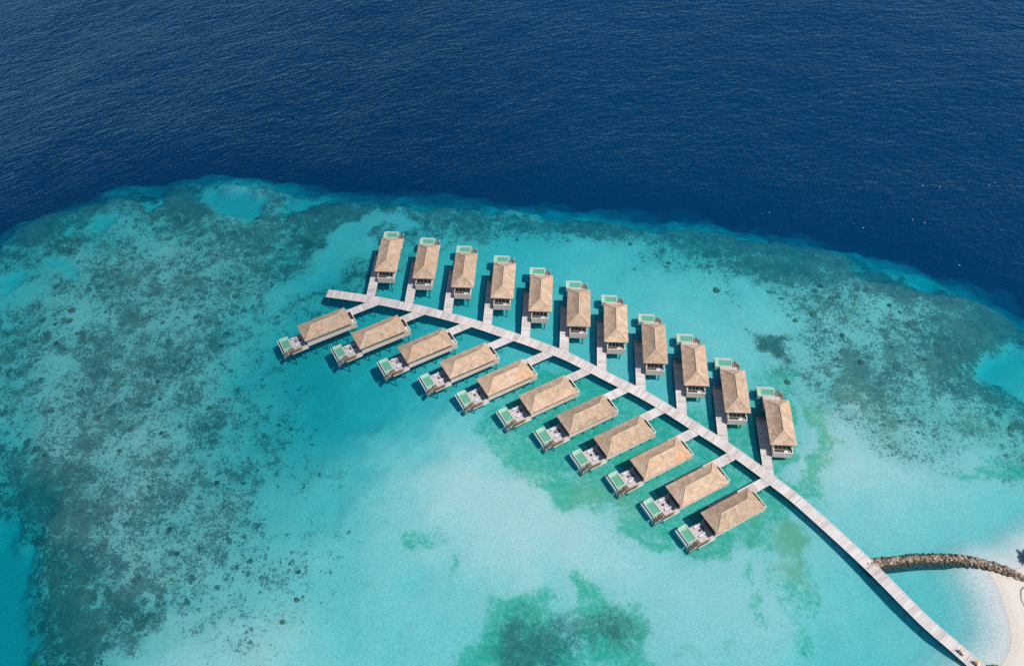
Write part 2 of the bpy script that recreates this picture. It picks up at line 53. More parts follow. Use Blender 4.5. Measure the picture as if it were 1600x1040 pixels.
[37,37,37,37,37,37,37,37,37,37,37,37,37,37,37,37,37,37,37,37,35,32,29,26,26,25,24,24,23,23,23,23,22,23,24,26,27,29,30,34,38,41,44,44,43,42,41,41,40,40,40,40,40,40,40,40,40,39,38,36,35,34,34,34,34,34,34,34,34,34,34,34,34,35,35,35,35,34,34,33,33,33,32,32,32,31,31,31,30,30,32,35,38,40,40,40,40,40,40,40,40,40,40,40,40,40,40,40,40,40,40,40,40],
[37,37,37,37,37,37,37,37,37,37,37,37,37,37,37,37,37,37,37,37,34,31,29,27,26,25,24,24,23,23,23,23,22,23,24,26,27,28,30,33,37,40,42,42,41,41,40,40,40,40,40,40,40,40,40,40,40,39,38,37,36,35,35,35,35,35,35,35,35,35,35,36,36,36,36,36,36,36,35,35,35,35,34,34,33,33,33,33,32,32,33,35,37,39,40,40,40,40,40,40,40,40,40,40,40,40,40,40,40,40,40,40,40],
[37,37,37,37,37,37,37,37,37,37,37,37,37,37,37,37,37,37,37,36,34,31,29,27,27,26,25,24,24,24,23,23,23,24,25,26,28,29,30,33,36,39,41,40,40,39,39,39,39,39,39,39,39,39,39,40,40,40,39,38,37,37,37,37,37,37,37,37,37,37,37,37,37,37,38,38,38,37,37,37,37,37,37,36,36,36,36,36,36,36,36,37,38,39,40,40,40,40,40,40,40,40,40,40,40,40,40,40,40,40,40,40,40],
[38,38,38,38,38,38,38,38,38,38,38,38,38,38,38,38,38,38,38,37,35,33,32,31,30,29,27,26,26,26,26,26,26,26,27,28,29,29,31,33,35,37,38,38,38,37,37,37,37,37,37,37,37,38,39,39,40,40,39,39,39,38,38,39,39,39,39,39,39,39,39,39,39,39,39,39,39,39,39,39,39,39,39,39,39,39,39,39,39,39,39,39,40,40,40,40,40,40,40,40,40,40,40,40,40,40,40,40,40,40,40,40,40],
[39,39,39,39,39,39,39,39,39,39,39,39,39,39,39,39,39,39,39,38,37,37,36,35,34,32,30,28,28,28,28,28,28,29,29,29,30,30,31,33,34,36,36,36,36,36,36,36,36,36,35,35,36,37,38,39,40,40,40,40,40,40,40,40,40,40,40,40,40,40,40,40,40,40,40,40,40,40,40,40,40,40,40,40,40,40,40,40,40,40,40,40,40,40,40,40,40,40,40,40,40,40,40,40,40,40,40,40,40,40,40,40,40],
[40,40,40,40,40,40,40,40,40,40,40,40,40,40,40,40,40,40,40,40,40,40,40,38,36,33,31,30,30,30,30,30,30,30,30,30,30,30,31,32,34,35,35,35,35,35,35,35,35,35,35,35,36,37,38,39,40,40,40,40,40,40,40,40,40,40,40,40,40,40,40,40,40,40,40,40,40,40,40,40,40,40,40,40,40,40,40,40,40,40,40,40,40,40,40,40,40,40,40,40,40,40,40,40,40,40,40,40,40,40,40,40,40],
[40,40,40,40,40,40,40,40,40,40,40,40,40,40,40,40,40,40,40,40,40,40,40,38,35,33,31,30,30,30,30,30,30,30,30,30,30,30,31,33,34,35,35,35,35,35,35,35,35,35,35,35,36,37,38,39,40,40,40,40,40,40,40,40,40,40,40,40,40,40,40,40,40,40,40,40,40,40,40,40,40,40,40,40,40,40,40,40,40,40,40,40,40,40,40,40,40,40,40,40,40,40,40,40,40,40,40,40,40,40,40,40,40],
[40,40,40,40,40,40,40,40,40,40,40,40,40,40,40,40,40,40,40,40,40,40,39,37,34,32,30,30,30,30,30,30,30,30,30,30,30,31,32,33,34,35,35,35,35,35,35,35,35,35,35,35,36,37,38,39,40,40,40,40,40,40,40,40,40,40,40,40,40,40,40,40,40,40,40,40,40,40,40,40,40,40,40,40,40,40,40,40,40,40,40,40,40,40,40,40,40,40,40,40,40,40,40,40,40,40,40,40,40,40,40,40,40],
[40,40,40,40,40,40,40,40,40,40,40,40,40,40,40,40,40,40,40,40,40,40,38,36,34,32,30,30,30,30,30,30,30,30,30,30,30,31,32,33,34,35,35,35,35,35,35,35,35,35,35,35,36,37,38,39,40,40,40,40,40,40,40,40,40,40,40,40,40,40,40,40,40,40,40,40,40,40,40,40,40,40,40,40,40,40,40,40,40,40,40,40,40,40,40,40,40,40,40,40,40,40,40,40,40,40,40,40,40,40,40,40,40],
[40,40,40,40,40,40,40,40,40,40,40,40,40,40,40,40,40,40,40,40,40,40,38,36,33,31,30,30,30,30,30,30,30,30,30,30,30,31,32,33,34,35,35,35,35,35,35,35,35,35,35,35,36,37,38,39,40,40,40,40,40,40,40,40,40,40,40,40,40,40,40,40,40,40,40,40,40,40,40,40,40,40,40,40,40,40,40,40,40,40,40,40,40,40,40,40,40,40,40,40,40,40,40,40,40,40,40,40,40,40,40,40,40],
[40,40,40,40,40,40,40,40,40,40,40,40,40,40,40,40,40,40,40,40,40,39,37,35,32,31,30,30,30,30,30,30,30,30,30,30,30,31,32,33,34,35,35,35,35,35,35,35,35,35,35,35,36,37,38,39,40,40,40,40,40,40,40,40,40,40,40,40,40,40,40,40,40,40,40,40,40,40,40,40,40,40,40,40,40,40,40,40,40,40,40,40,40,40,40,40,40,40,40,40,40,40,40,40,40,40,40,40,40,40,40,40,40],
[40,40,40,40,40,40,40,40,40,40,40,40,40,40,40,40,40,40,40,40,40,39,37,34,32,30,30,30,30,30,30,30,30,30,30,30,30,31,32,34,35,35,35,35,35,35,35,35,35,35,35,35,36,37,38,39,40,40,40,40,40,40,40,40,40,40,40,40,40,40,40,40,40,40,40,40,40,40,40,40,40,40,40,40,40,40,40,40,40,40,40,40,40,40,40,40,40,40,40,40,40,40,40,40,40,40,40,40,40,40,40,40,40],
[40,40,40,40,40,40,40,40,40,40,40,40,40,40,40,40,40,40,40,40,40,38,36,33,31,30,30,30,30,30,30,30,30,30,30,30,30,31,33,34,35,35,35,35,35,35,35,35,35,35,35,35,36,37,38,39,40,40,40,40,40,40,40,40,40,40,40,40,40,40,40,40,40,40,40,40,40,40,40,40,40,40,40,40,40,40,40,40,40,40,40,40,40,40,40,40,40,40,40,40,40,40,40,40,40,40,40,40,40,40,40,40,40],
[40,40,40,40,40,40,40,40,40,40,40,40,40,40,40,40,40,40,40,40,39,37,35,33,31,30,30,30,30,30,30,30,30,30,30,30,31,32,33,34,35,35,35,35,35,35,35,35,35,35,35,35,36,37,38,39,40,40,40,40,40,40,40,40,40,40,40,40,40,40,40,40,40,40,40,40,40,40,40,40,40,40,40,40,40,40,40,40,40,40,40,40,40,40,40,40,40,40,40,40,40,40,40,40,40,40,40,40,40,40,40,40,40],
[40,40,40,40,40,40,40,40,40,40,40,40,40,40,40,40,40,40,40,40,39,37,34,32,30,30,30,30,30,30,30,30,30,30,30,30,31,32,33,34,35,35,35,35,35,35,35,35,35,35,35,35,36,37,38,39,40,40,40,40,40,40,40,40,40,40,40,40,40,40,40,40,40,40,40,40,40,40,40,40,40,40,40,40,40,40,40,40,40,40,40,40,40,40,40,40,40,40,40,40,40,40,40,40,40,40,40,40,40,40,40,40,40],
[40,40,40,40,40,40,40,40,40,40,40,40,40,40,40,40,40,40,40,40,38,36,34,32,30,30,30,30,30,30,30,30,30,30,30,30,31,32,33,34,35,35,35,35,35,35,35,35,35,35,35,35,36,37,38,39,40,40,40,40,40,40,40,40,40,40,40,40,40,40,40,40,40,40,40,40,40,40,40,40,40,40,40,40,40,40,40,40,40,40,40,40,40,40,40,40,40,40,40,40,40,40,40,40,40,40,40,40,40,40,40,40,40],
[40,40,40,40,40,40,40,40,40,40,40,40,40,40,40,40,40,40,40,39,38,35,33,31,30,30,30,30,30,30,30,30,30,30,30,30,31,32,33,34,35,35,35,35,35,35,35,35,35,35,35,35,36,37,38,39,40,40,40,40,40,40,40,40,40,40,40,40,40,40,40,40,40,40,40,40,40,40,40,40,40,40,40,40,40,40,40,40,40,40,40,40,40,40,40,40,40,40,40,40,40,40,40,40,40,40,40,40,40,40,40,40,40],
[40,40,40,40,40,40,40,40,40,40,40,40,40,40,40,40,40,40,40,39,37,35,33,31,30,30,30,30,30,30,30,30,30,30,30,30,31,32,33,34,35,35,35,35,35,35,35,35,35,35,35,35,36,37,38,39,40,40,40,40,40,40,40,40,40,40,40,40,40,40,40,40,40,40,40,40,40,40,40,40,40,40,40,40,40,40,40,40,40,40,40,40,40,40,40,40,40,40,40,40,40,40,40,40,40,40,40,40,40,40,40,40,40],
[40,40,40,40,40,40,40,40,40,40,40,40,40,40,40,40,40,40,40,38,36,34,32,30,30,30,30,30,30,30,30,30,30,30,30,30,31,32,34,34,35,35,35,35,35,35,35,35,35,35,35,35,36,37,38,39,40,40,40,40,40,40,40,40,40,40,40,40,40,40,40,40,40,40,40,40,40,40,40,40,40,40,40,40,40,40,40,40,40,40,40,40,40,40,40,40,40,40,40,40,40,40,40,40,40,40,40,40,40,40,40,40,40],
[40,40,40,40,40,40,40,40,40,40,40,40,40,40,40,40,40,40,40,38,36,33,31,30,30,30,30,30,30,30,30,30,30,30,30,31,31,33,34,35,35,35,35,35,35,35,35,35,35,35,35,35,36,37,38,39,40,40,40,40,40,40,40,40,40,40,40,40,40,40,40,40,40,40,40,40,40,40,40,40,40,40,40,40,40,40,40,40,40,40,40,40,40,40,40,40,40,40,40,40,40,40,40,40,40,40,40,40,40,40,40,40,40],
[40,40,40,40,40,40,40,40,40,40,40,40,40,40,40,40,40,40,39,37,35,33,31,30,30,30,30,30,30,30,30,30,30,30,30,31,32,33,34,35,35,35,35,35,35,35,35,35,35,35,35,35,36,37,38,39,40,40,40,40,40,40,40,40,40,40,40,40,40,40,40,40,40,40,40,40,40,40,40,40,40,40,40,40,40,40,40,40,40,40,40,40,40,40,40,40,40,40,40,40,40,40,40,40,40,40,40,40,40,40,40,40,40],
[40,40,40,40,40,40,40,40,40,40,40,40,40,40,40,40,40,40,39,37,34,32,31,30,30,30,30,30,30,30,30,30,30,30,30,31,32,33,34,35,35,35,35,35,35,35,35,35,35,35,35,35,36,37,38,39,40,40,40,40,40,40,40,40,40,40,40,40,40,40,40,40,40,40,40,40,40,40,40,40,40,40,40,40,40,40,40,40,40,40,40,40,40,40,40,40,40,40,40,40,40,40,40,40,40,40,40,40,40,40,40,40,40],
[40,40,40,40,40,40,40,40,40,40,40,40,40,40,40,40,40,40,38,36,34,32,30,30,30,30,30,30,30,30,30,30,30,30,30,31,32,33,34,35,35,35,35,35,35,35,35,35,35,35,35,35,36,37,38,39,40,40,40,40,40,40,40,40,40,40,40,40,40,40,40,40,40,40,40,40,40,40,40,40,40,40,40,40,40,40,40,40,40,40,40,40,40,40,40,40,40,40,40,40,40,40,40,40,40,40,40,40,40,40,40,40,40],
[40,40,40,40,40,40,40,40,40,40,40,40,40,40,40,40,40,39,37,35,33,31,30,30,30,30,30,30,30,30,30,30,30,30,30,31,32,33,34,35,35,35,35,35,35,35,35,35,35,35,35,35,36,37,38,39,40,40,40,40,40,40,40,40,40,40,40,40,40,40,40,40,40,40,40,40,40,40,40,40,40,40,40,40,40,40,40,40,40,40,40,40,40,40,40,40,40,40,40,40,40,40,40,40,40,40,40,40,40,40,40,40,40],
[40,40,40,40,40,40,40,40,40,40,40,40,40,40,40,40,40,39,37,35,33,31,30,30,30,30,30,30,30,30,30,30,30,30,30,31,32,33,34,35,35,35,35,35,35,35,35,35,35,35,35,35,36,37,38,39,40,40,40,40,40,40,40,40,40,40,40,40,40,40,40,40,40,40,40,40,40,40,40,40,40,40,40,40,40,40,40,40,40,40,40,40,40,40,40,40,40,40,40,40,40,40,40,40,40,40,40,40,40,40,40,40,40],
[40,40,40,40,40,40,40,40,40,40,40,40,40,40,40,40,40,38,36,34,32,31,30,30,30,30,30,30,30,30,30,30,30,30,31,31,32,34,34,35,35,35,35,35,35,35,35,35,35,35,35,35,36,37,38,39,40,40,40,40,40,40,40,40,40,40,40,40,40,40,40,40,40,40,40,40,40,40,40,40,40,40,40,40,40,40,40,40,40,40,40,40,40,40,40,40,40,40,40,40,40,40,40,40,40,40,40,40,40,40,40,40,40],
[40,40,40,40,40,40,40,40,40,40,40,40,40,40,40,40,39,38,36,34,32,30,30,30,30,30,30,30,30,30,30,30,30,30,31,32,33,34,35,35,35,35,35,35,35,35,35,35,35,35,35,35,36,37,38,39,40,40,40,40,40,40,40,40,40,40,40,40,40,40,40,40,40,40,40,40,40,40,40,40,40,40,40,40,40,40,40,40,40,40,40,40,40,40,40,40,40,40,40,40,40,40,40,40,40,40,40,40,40,40,40,40,40],
[40,40,40,40,40,40,40,40,40,40,40,40,40,40,40,40,39,37,35,33,31,30,30,30,30,30,30,30,30,30,30,30,30,30,31,32,33,34,35,35,35,35,35,35,35,35,35,35,35,35,35,35,36,37,38,39,40,40,40,40,40,40,40,40,40,40,40,40,40,40,40,40,40,40,40,40,40,40,40,40,40,40,40,40,40,40,40,40,40,40,40,40,40,40,40,40,40,40,40,40,40,40,40,40,40,40,40,40,40,40,40,40,40],
[40,40,40,40,40,40,40,40,40,40,40,40,40,40,40,40,38,37,34,32,31,30,30,30,30,30,30,30,30,30,30,30,30,30,31,32,33,34,35,35,35,35,35,35,35,35,35,35,35,35,35,35,36,37,38,39,40,40,40,40,40,40,40,40,40,40,40,40,40,40,40,40,40,40,40,40,40,40,40,40,40,40,40,40,40,40,40,40,40,40,40,40,40,40,40,40,40,40,40,40,40,40,40,40,40,40,40,40,40,40,40,40,40],
[40,40,40,40,40,40,40,40,40,40,40,40,40,40,40,39,38,36,34,32,30,30,30,30,30,30,30,30,30,30,30,30,30,30,31,32,33,34,35,35,35,35,35,35,35,35,35,35,35,35,35,35,36,37,38,39,40,40,40,40,40,40,40,40,40,40,40,40,40,40,40,40,40,40,40,40,40,40,40,40,40,40,40,40,40,40,40,40,40,40,40,40,40,40,40,40,40,40,40,40,40,40,40,40,40,40,40,40,40,40,40,40,40],
[40,40,40,40,40,40,40,40,40,40,40,40,40,40,40,39,37,35,33,31,30,30,30,30,30,30,30,30,30,30,30,30,30,30,31,32,33,34,35,35,35,35,35,35,35,35,35,35,35,35,35,35,36,37,38,39,40,40,40,40,40,40,40,40,40,40,40,40,40,40,40,40,40,40,40,40,40,40,40,40,40,40,40,40,40,40,40,40,40,40,40,40,40,40,40,40,40,40,40,40,40,40,40,40,40,40,40,40,40,40,40,40,40],
[40,40,40,40,40,40,40,40,40,40,40,40,40,40,40,39,37,35,33,31,30,30,30,30,30,30,30,30,30,30,30,30,30,31,31,32,33,34,35,35,35,35,35,35,35,35,35,35,35,35,35,35,36,37,38,39,40,40,40,40,40,40,40,40,40,40,40,40,40,40,40,40,40,40,40,40,40,40,40,40,40,40,40,40,40,40,40,40,40,40,40,40,40,40,40,40,40,40,40,40,40,40,40,40,40,40,40,40,40,40,40,40,40],
[40,40,40,40,40,40,40,40,40,40,40,40,40,40,40,38,36,34,32,31,30,30,30,30,30,30,30,30,30,30,30,30,30,31,32,33,34,34,35,35,35,35,35,35,35,35,35,35,35,35,35,35,36,37,38,39,40,40,40,40,40,40,40,40,40,40,40,40,40,40,40,40,40,40,40,40,40,40,40,40,40,40,40,40,40,40,40,40,40,40,40,40,40,40,40,40,40,40,40,40,40,40,40,40,40,40,40,40,40,40,40,40,40],
[40,40,40,40,40,40,40,40,40,40,40,40,40,40,39,38,36,34,32,30,30,30,30,30,30,30,30,30,30,30,30,30,30,31,32,33,34,34,35,35,35,35,35,35,35,35,35,35,35,35,35,35,36,37,38,39,40,40,40,40,40,40,40,40,40,40,40,40,40,40,40,40,40,40,40,40,40,40,40,40,40,40,40,40,40,40,40,40,40,40,40,40,40,40,40,40,40,40,40,40,40,40,40,40,40,40,40,40,40,40,40,40,40],
[40,40,40,40,40,40,40,40,40,40,40,40,40,40,39,37,35,33,31,30,30,30,30,30,30,30,30,30,30,30,30,30,30,31,32,33,34,35,35,35,35,35,35,35,35,35,35,35,35,35,35,35,36,37,38,39,40,40,40,40,40,40,40,40,40,40,40,40,40,40,40,40,40,40,40,40,40,40,40,40,40,40,40,40,40,40,40,40,40,40,40,40,40,40,40,40,40,40,40,40,40,40,40,40,40,40,40,40,40,40,40,40,40],
[40,40,40,40,40,40,40,40,40,40,40,40,40,40,38,36,34,33,31,30,30,30,30,30,30,30,30,30,30,30,30,30,30,31,32,33,34,35,35,35,35,35,35,35,35,35,35,35,35,35,35,35,36,37,38,39,40,40,40,40,40,40,40,40,40,40,40,40,40,40,40,40,40,40,40,40,40,40,40,40,40,40,40,40,40,40,40,40,40,40,40,40,40,40,40,40,40,40,40,40,40,40,40,40,40,40,40,40,40,40,40,40,40],
[40,40,40,40,40,40,40,40,40,40,40,40,40,39,38,36,34,32,31,30,30,30,30,30,30,30,30,30,30,30,30,30,30,31,32,33,34,35,35,35,35,35,35,35,35,35,35,35,35,35,35,35,36,37,38,39,40,40,40,40,40,40,40,40,40,40,40,40,40,40,40,40,40,40,40,40,40,40,40,40,40,40,40,40,40,40,40,40,40,40,40,40,40,40,40,40,40,40,40,40,40,40,40,40,40,40,40,40,40,40,40,40,40]]
CORALMAP=[[0,0,0,0,0,0,0,0,0,0,0,0,0,0,0,0,0,0,0,0,0,0,0,0,0,0,0,0,0,0,0,12,55,71,74,38,22,10,2,3,10,10,10,10,4,0,0,0,0,0,0,0,0,0,0,0,0,0,0,0,0,0,0,0,0,0,0,0,0,0,0,0,0,0,0,0,0,0,0,0,0,0,0,0,0,0,0,0,0,0,0,0,0,0,0,0,0,0,0,0,0,0,0,0,0,0,0,0,0,0,0,0,0],
[0,0,0,0,0,0,0,0,0,0,0,0,0,0,0,0,0,0,0,0,0,0,0,0,0,0,0,0,0,0,0,27,61,75,64,30,17,8,1,5,10,10,10,10,3,0,0,0,0,0,0,0,0,0,0,0,0,0,0,0,0,0,0,0,0,0,0,0,0,0,0,0,0,0,0,0,0,0,0,0,0,0,0,0,0,0,0,0,0,0,0,0,0,0,0,0,0,0,0,0,0,0,0,0,0,0,0,0,0,0,0,0,0],
[0,0,0,0,0,0,0,0,0,0,0,0,0,0,0,0,0,0,0,0,0,0,0,0,0,0,0,0,0,0,2,43,65,79,52,28,13,6,0,7,10,10,10,9,2,0,0,0,0,0,0,0,0,0,0,0,0,0,0,0,0,0,0,0,0,0,0,0,0,0,0,0,0,0,0,0,0,0,0,0,0,0,0,0,0,0,0,0,0,0,0,0,0,0,0,0,0,0,0,0,0,0,0,0,0,0,0,0,0,0,0,0,0],
[0,0,0,0,0,0,0,0,0,0,0,0,0,0,0,0,0,0,0,0,0,0,0,0,0,0,0,0,0,0,14,56,70,76,42,24,11,4,1,8,10,10,10,8,1,0,0,0,0,0,0,0,0,0,0,0,0,0,0,0,0,0,0,0,0,0,0,0,0,0,0,0,0,0,0,0,0,0,0,0,0,0,0,0,0,0,0,0,0,0,0,0,0,0,0,0,0,0,0,0,0,0,0,0,0,0,0,0,0,0,0,0,0],
[0,0,0,0,0,0,0,0,0,0,0,0,0,0,0,0,0,0,0,0,0,0,0,0,0,0,0,0,0,0,29,61,75,67,34,21,10,3,3,10,11,11,11,8,2,2,1,0,0,0,0,0,0,0,0,0,0,0,0,0,0,0,0,0,0,0,0,0,0,0,0,0,0,0,0,0,0,0,0,0,0,0,0,0,0,0,0,0,0,0,0,0,0,0,0,0,0,0,0,0,0,0,0,0,0,0,0,0,0,0,0,0,0],
[0,0,0,0,0,0,0,0,0,0,0,0,0,0,0,0,0,0,0,0,0,0,0,0,0,0,0,0,0,4,44,65,79,69,56,38,26,9,12,18,22,24,19,17,16,11,7,1,0,0,0,0,0,0,0,0,0,0,0,0,0,0,0,0,0,0,0,0,0,0,0,0,0,0,0,0,0,0,0,0,0,0,0,0,0,0,0,0,0,0,0,0,0,0,0,0,0,0,0,0,0,0,0,0,0,0,0,0,0,0,0,0,0],
[0,0,0,0,0,0,0,0,0,0,0,0,0,0,0,0,0,0,0,0,0,0,0,0,0,0,0,0,0,15,53,67,78,71,63,45,31,14,20,25,29,27,20,19,17,14,11,4,2,0,0,0,0,0,0,0,0,0,0,0,0,0,0,0,0,0,0,0,0,0,0,0,0,0,0,0,0,0,0,0,0,0,0,0,0,0,0,0,0,0,0,0,0,0,0,0,0,0,0,0,0,0,0,0,0,0,0,0,0,0,0,0,0],
[0,0,0,0,0,0,0,0,0,0,0,0,0,0,0,0,0,0,0,0,0,0,0,0,0,0,0,0,0,23,46,64,70,63,57,49,36,28,35,36,31,26,20,14,12,18,16,10,5,0,0,0,0,0,0,0,0,0,0,0,0,0,0,0,0,0,0,0,0,0,0,0,0,0,0,0,0,0,0,0,0,0,0,0,0,0,0,0,0,0,0,0,0,0,0,0,0,0,0,0,0,0,0,0,0,0,0,0,0,0,0,0,0],
[0,0,0,0,0,0,0,0,0,0,0,0,0,0,0,0,0,0,0,0,0,0,0,0,0,0,0,0,4,32,49,67,66,60,54,48,37,35,39,37,34,30,27,21,19,20,16,10,4,0,0,0,0,0,0,0,0,0,0,0,0,0,0,0,0,0,0,0,0,0,0,0,0,0,0,0,0,0,0,0,0,0,0,0,0,0,0,0,0,0,0,0,0,0,0,0,0,0,0,0,0,0,0,0,0,0,0,0,0,0,0,0,0],
[0,0,0,0,0,0,0,0,0,0,0,0,0,0,0,0,0,0,0,0,0,0,0,0,0,0,0,0,15,46,59,70,64,59,52,47,40,40,40,40,40,39,38,31,27,20,15,10,4,0,0,0,0,0,0,0,0,0,0,0,0,0,0,0,0,0,0,0,0,0,0,0,0,0,0,0,0,0,0,0,0,0,0,0,0,0,0,0,0,0,0,0,0,0,0,0,0,0,0,0,0,0,0,0,0,0,0,0,0,0,0,0,0],
[0,0,0,0,0,0,0,0,0,0,0,0,0,0,0,0,0,0,0,0,0,0,0,0,0,0,0,0,24,45,59,66,61,57,51,46,40,40,40,37,36,35,34,30,26,20,14,9,3,0,0,0,0,0,0,0,0,0,0,0,0,0,0,0,0,0,0,0,0,0,0,0,0,0,0,0,0,0,0,0,0,0,0,0,0,0,0,0,0,0,0,0,0,0,0,0,0,0,0,0,0,0,0,0,0,0,0,0,0,0,0,0,0],
[0,0,0,0,0,0,0,0,0,0,0,0,0,0,0,0,0,0,0,0,0,0,0,0,0,0,0,4,25,38,57,60,60,55,50,44,40,40,38,32,30,30,30,30,25,20,14,9,2,0,0,0,0,0,0,0,0,0,0,0,0,0,0,0,0,0,0,0,0,0,0,0,0,0,0,0,0,0,0,0,0,0,0,0,0,0,0,0,0,0,0,0,0,0,0,0,0,0,0,0,0,0,0,0,0,0,0,0,0,0,0,0,0],
[1,2,2,2,2,2,2,2,3,3,3,3,3,3,4,4,4,4,4,5,5,5,5,5,6,6,6,18,41,52,63,60,56,50,45,42,40,40,38,35,33,30,28,25,22,19,13,8,2,0,0,0,0,0,0,0,0,0,0,0,0,0,0,0,0,0,0,0,0,0,0,0,0,0,0,0,0,0,0,0,0,0,0,0,0,0,0,0,0,0,0,0,0,0,0,0,0,0,0,0,0,0,0,0,0,0,1,1,1,1,1,1,1],
[12,13,13,13,13,13,14,14,14,14,14,15,15,15,15,15,16,16,16,16,16,17,17,17,17,17,18,45,66,68,67,56,49,43,41,40,40,40,40,40,35,30,24,20,20,19,12,8,1,0,0,0,0,0,0,0,0,0,0,0,0,0,0,0,0,0,0,0,0,0,0,0,0,0,0,0,0,0,0,1,2,3,3,4,6,6,6,7,7,7,7,7,8,8,8,8,8,9,9,9,9,10,10,10,10,10,11,11,11,11,12,12,12],
[21,21,21,21,21,22,22,22,22,22,22,22,23,23,23,23,23,23,24,24,24,24,24,25,25,25,32,58,67,65,59,49,44,40,41,43,44,44,42,40,36,33,27,24,21,18,12,7,1,0,0,0,0,0,0,0,0,0,0,0,0,0,0,0,0,0,0,0,0,0,0,0,0,0,0,0,0,0,0,2,7,8,8,11,16,17,17,17,18,18,18,18,18,18,19,19,19,19,19,19,19,19,20,20,20,20,20,20,20,20,20,21,21],
[31,31,31,32,32,32,32,32,33,33,33,33,33,34,34,34,34,34,35,35,35,35,35,36,36,36,46,60,58,54,48,41,41,40,45,49,49,48,43,40,39,37,31,27,21,17,11,7,1,0,0,0,0,0,0,0,0,0,0,0,0,0,0,0,0,0,0,0,0,0,0,0,0,0,1,1,1,2,3,6,12,16,17,19,24,27,27,27,27,28,28,28,29,29,29,30,30,30,30,31,31,31,32,32,32,33,33,33,34,34,34,35,35],
[40,40,40,40,40,40,40,40,40,40,40,41,41,41,41,41,41,41,41,41,41,41,41,41,41,42,51,58,52,47,43,40,40,41,47,50,50,48,44,42,40,37,31,26,18,13,7,4,0,0,0,0,0,0,0,0,0,0,0,0,0,0,0,0,0,0,0,0,0,0,0,0,0,0,2,6,7,7,13,20,26,31,35,39,41,43,43,43,43,44,44,44,45,45,45,45,46,46,46,46,47,47,47,47,47,48,48,48,48,48,49,49,49],
[44,44,44,45,45,45,45,45,45,45,45,45,45,46,46,46,46,46,46,46,46,46,46,47,47,48,52,51,45,42,40,40,40,43,49,50,50,49,48,45,41,36,31,23,12,7,2,1,0,0,0,0,0,0,0,0,0,0,0,0,0,0,0,0,0,0,0,0,0,0,0,0,0,0,2,8,11,11,17,29,35,40,44,50,51,51,51,51,51,51,51,51,52,52,52,52,52,52,52,52,52,52,52,53,53,53,53,53,53,53,53,53,53],
[49,49,49,49,49,49,49,50,50,50,50,50,50,50,50,50,50,50,50,50,50,50,50,50,50,50,49,46,40,40,40,40,40,44,49,49,50,50,50,46,42,36,30,20,10,5,0,0,0,0,0,0,0,0,0,0,0,0,0,0,0,0,0,0,0,0,0,0,0,0,0,0,0,3,6,12,16,22,28,40,47,50,52,54,56,56,56,56,56,56,56,56,57,57,57,57,57,57,57,57,57,57,58,58,58,58,58,58,58,58,58,58,58],
[48,47,47,47,47,47,47,47,47,47,47,46,46,46,46,46,46,46,46,46,46,45,45,45,45,45,45,42,40,40,40,40,40,43,44,48,50,50,50,48,46,37,29,18,10,4,0,0,0,0,0,0,0,0,0,0,0,0,0,0,0,0,0,0,0,0,0,0,0,0,0,0,0,5,9,15,20,29,39,49,59,59,60,60,60,60,60,60,60,60,60,60,60,60,60,60,60,60,60,60,60,60,60,60,60,60,60,60,60,60,60,60,60],
[43,42,42,42,42,42,42,42,42,42,42,42,42,41,41,41,41,41,41,41,41,41,41,41,41,41,40,40,40,40,40,40,40,40,42,47,50,50,50,50,48,36,28,17,9,4,0,0,0,0,0,0,0,0,0,0,0,0,0,0,0,0,0,0,0,0,0,0,0,1,2,2,2,7,12,17,22,31,44,52,62,63,63,63,64,64,64,63,61,60,60,60,60,60,60,60,60,60,60,60,60,60,60,60,60,60,60,60,60,60,60,60,60],
[41,41,41,41,41,41,41,41,41,41,41,41,42,42,42,42,42,42,42,42,42,42,42,42,42,40,40,40,40,40,41,43,44,46,48,50,50,50,49,47,43,34,27,15,9,3,0,0,0,0,0,0,0,0,0,0,0,0,0,0,0,0,0,0,0,0,0,0,0,2,6,7,7,10,16,20,26,34,50,58,65,68,68,68,68,68,68,68,63,60,60,60,60,60,60,60,60,60,60,60,60,60,60,60,60,60,60,60,60,60,60,60,60],
[45,45,45,45,45,46,46,46,46,46,46,46,46,46,46,47,47,47,47,47,47,47,47,47,43,40,40,40,40,40,44,48,52,56,54,50,50,50,47,42,38,32,25,14,8,2,0,0,0,0,0,0,0,0,0,0,0,0,0,0,0,0,0,0,0,0,0,0,0,2,8,10,11,13,18,22,28,34,50,60,65,69,70,70,70,70,68,66,60,54,53,53,53,52,52,52,51,51,51,50,50,50,49,49,49,48,48,47,47,47,46,46,46],
[49,49,49,49,50,50,50,50,50,50,50,50,50,50,50,50,50,50,50,50,50,50,50,48,42,40,40,40,41,42,46,50,54,58,53,49,49,49,45,40,36,31,24,13,7,2,0,0,0,0,0,0,0,0,0,0,0,0,0,0,0,0,0,0,0,0,0,0,0,1,4,8,21,28,26,25,30,35,45,55,59,64,67,70,70,70,65,55,48,39,35,35,35,34,34,33,33,33,32,32,32,31,31,31,30,30,30,29,29,29,28,28,28],
[52,52,52,52,53,53,53,53,53,53,53,53,53,53,53,54,54,54,54,54,54,54,54,50,45,43,40,41,44,45,45,46,48,49,46,45,44,44,42,40,35,30,22,12,7,1,0,0,0,0,0,0,0,0,0,0,0,0,0,0,0,0,0,0,0,0,0,0,0,0,1,4,26,45,37,29,33,39,43,50,54,59,63,68,70,70,67,51,40,29,21,21,20,20,20,20,20,21,21,21,21,22,22,22,23,23,23,24,24,24,25,25,25],
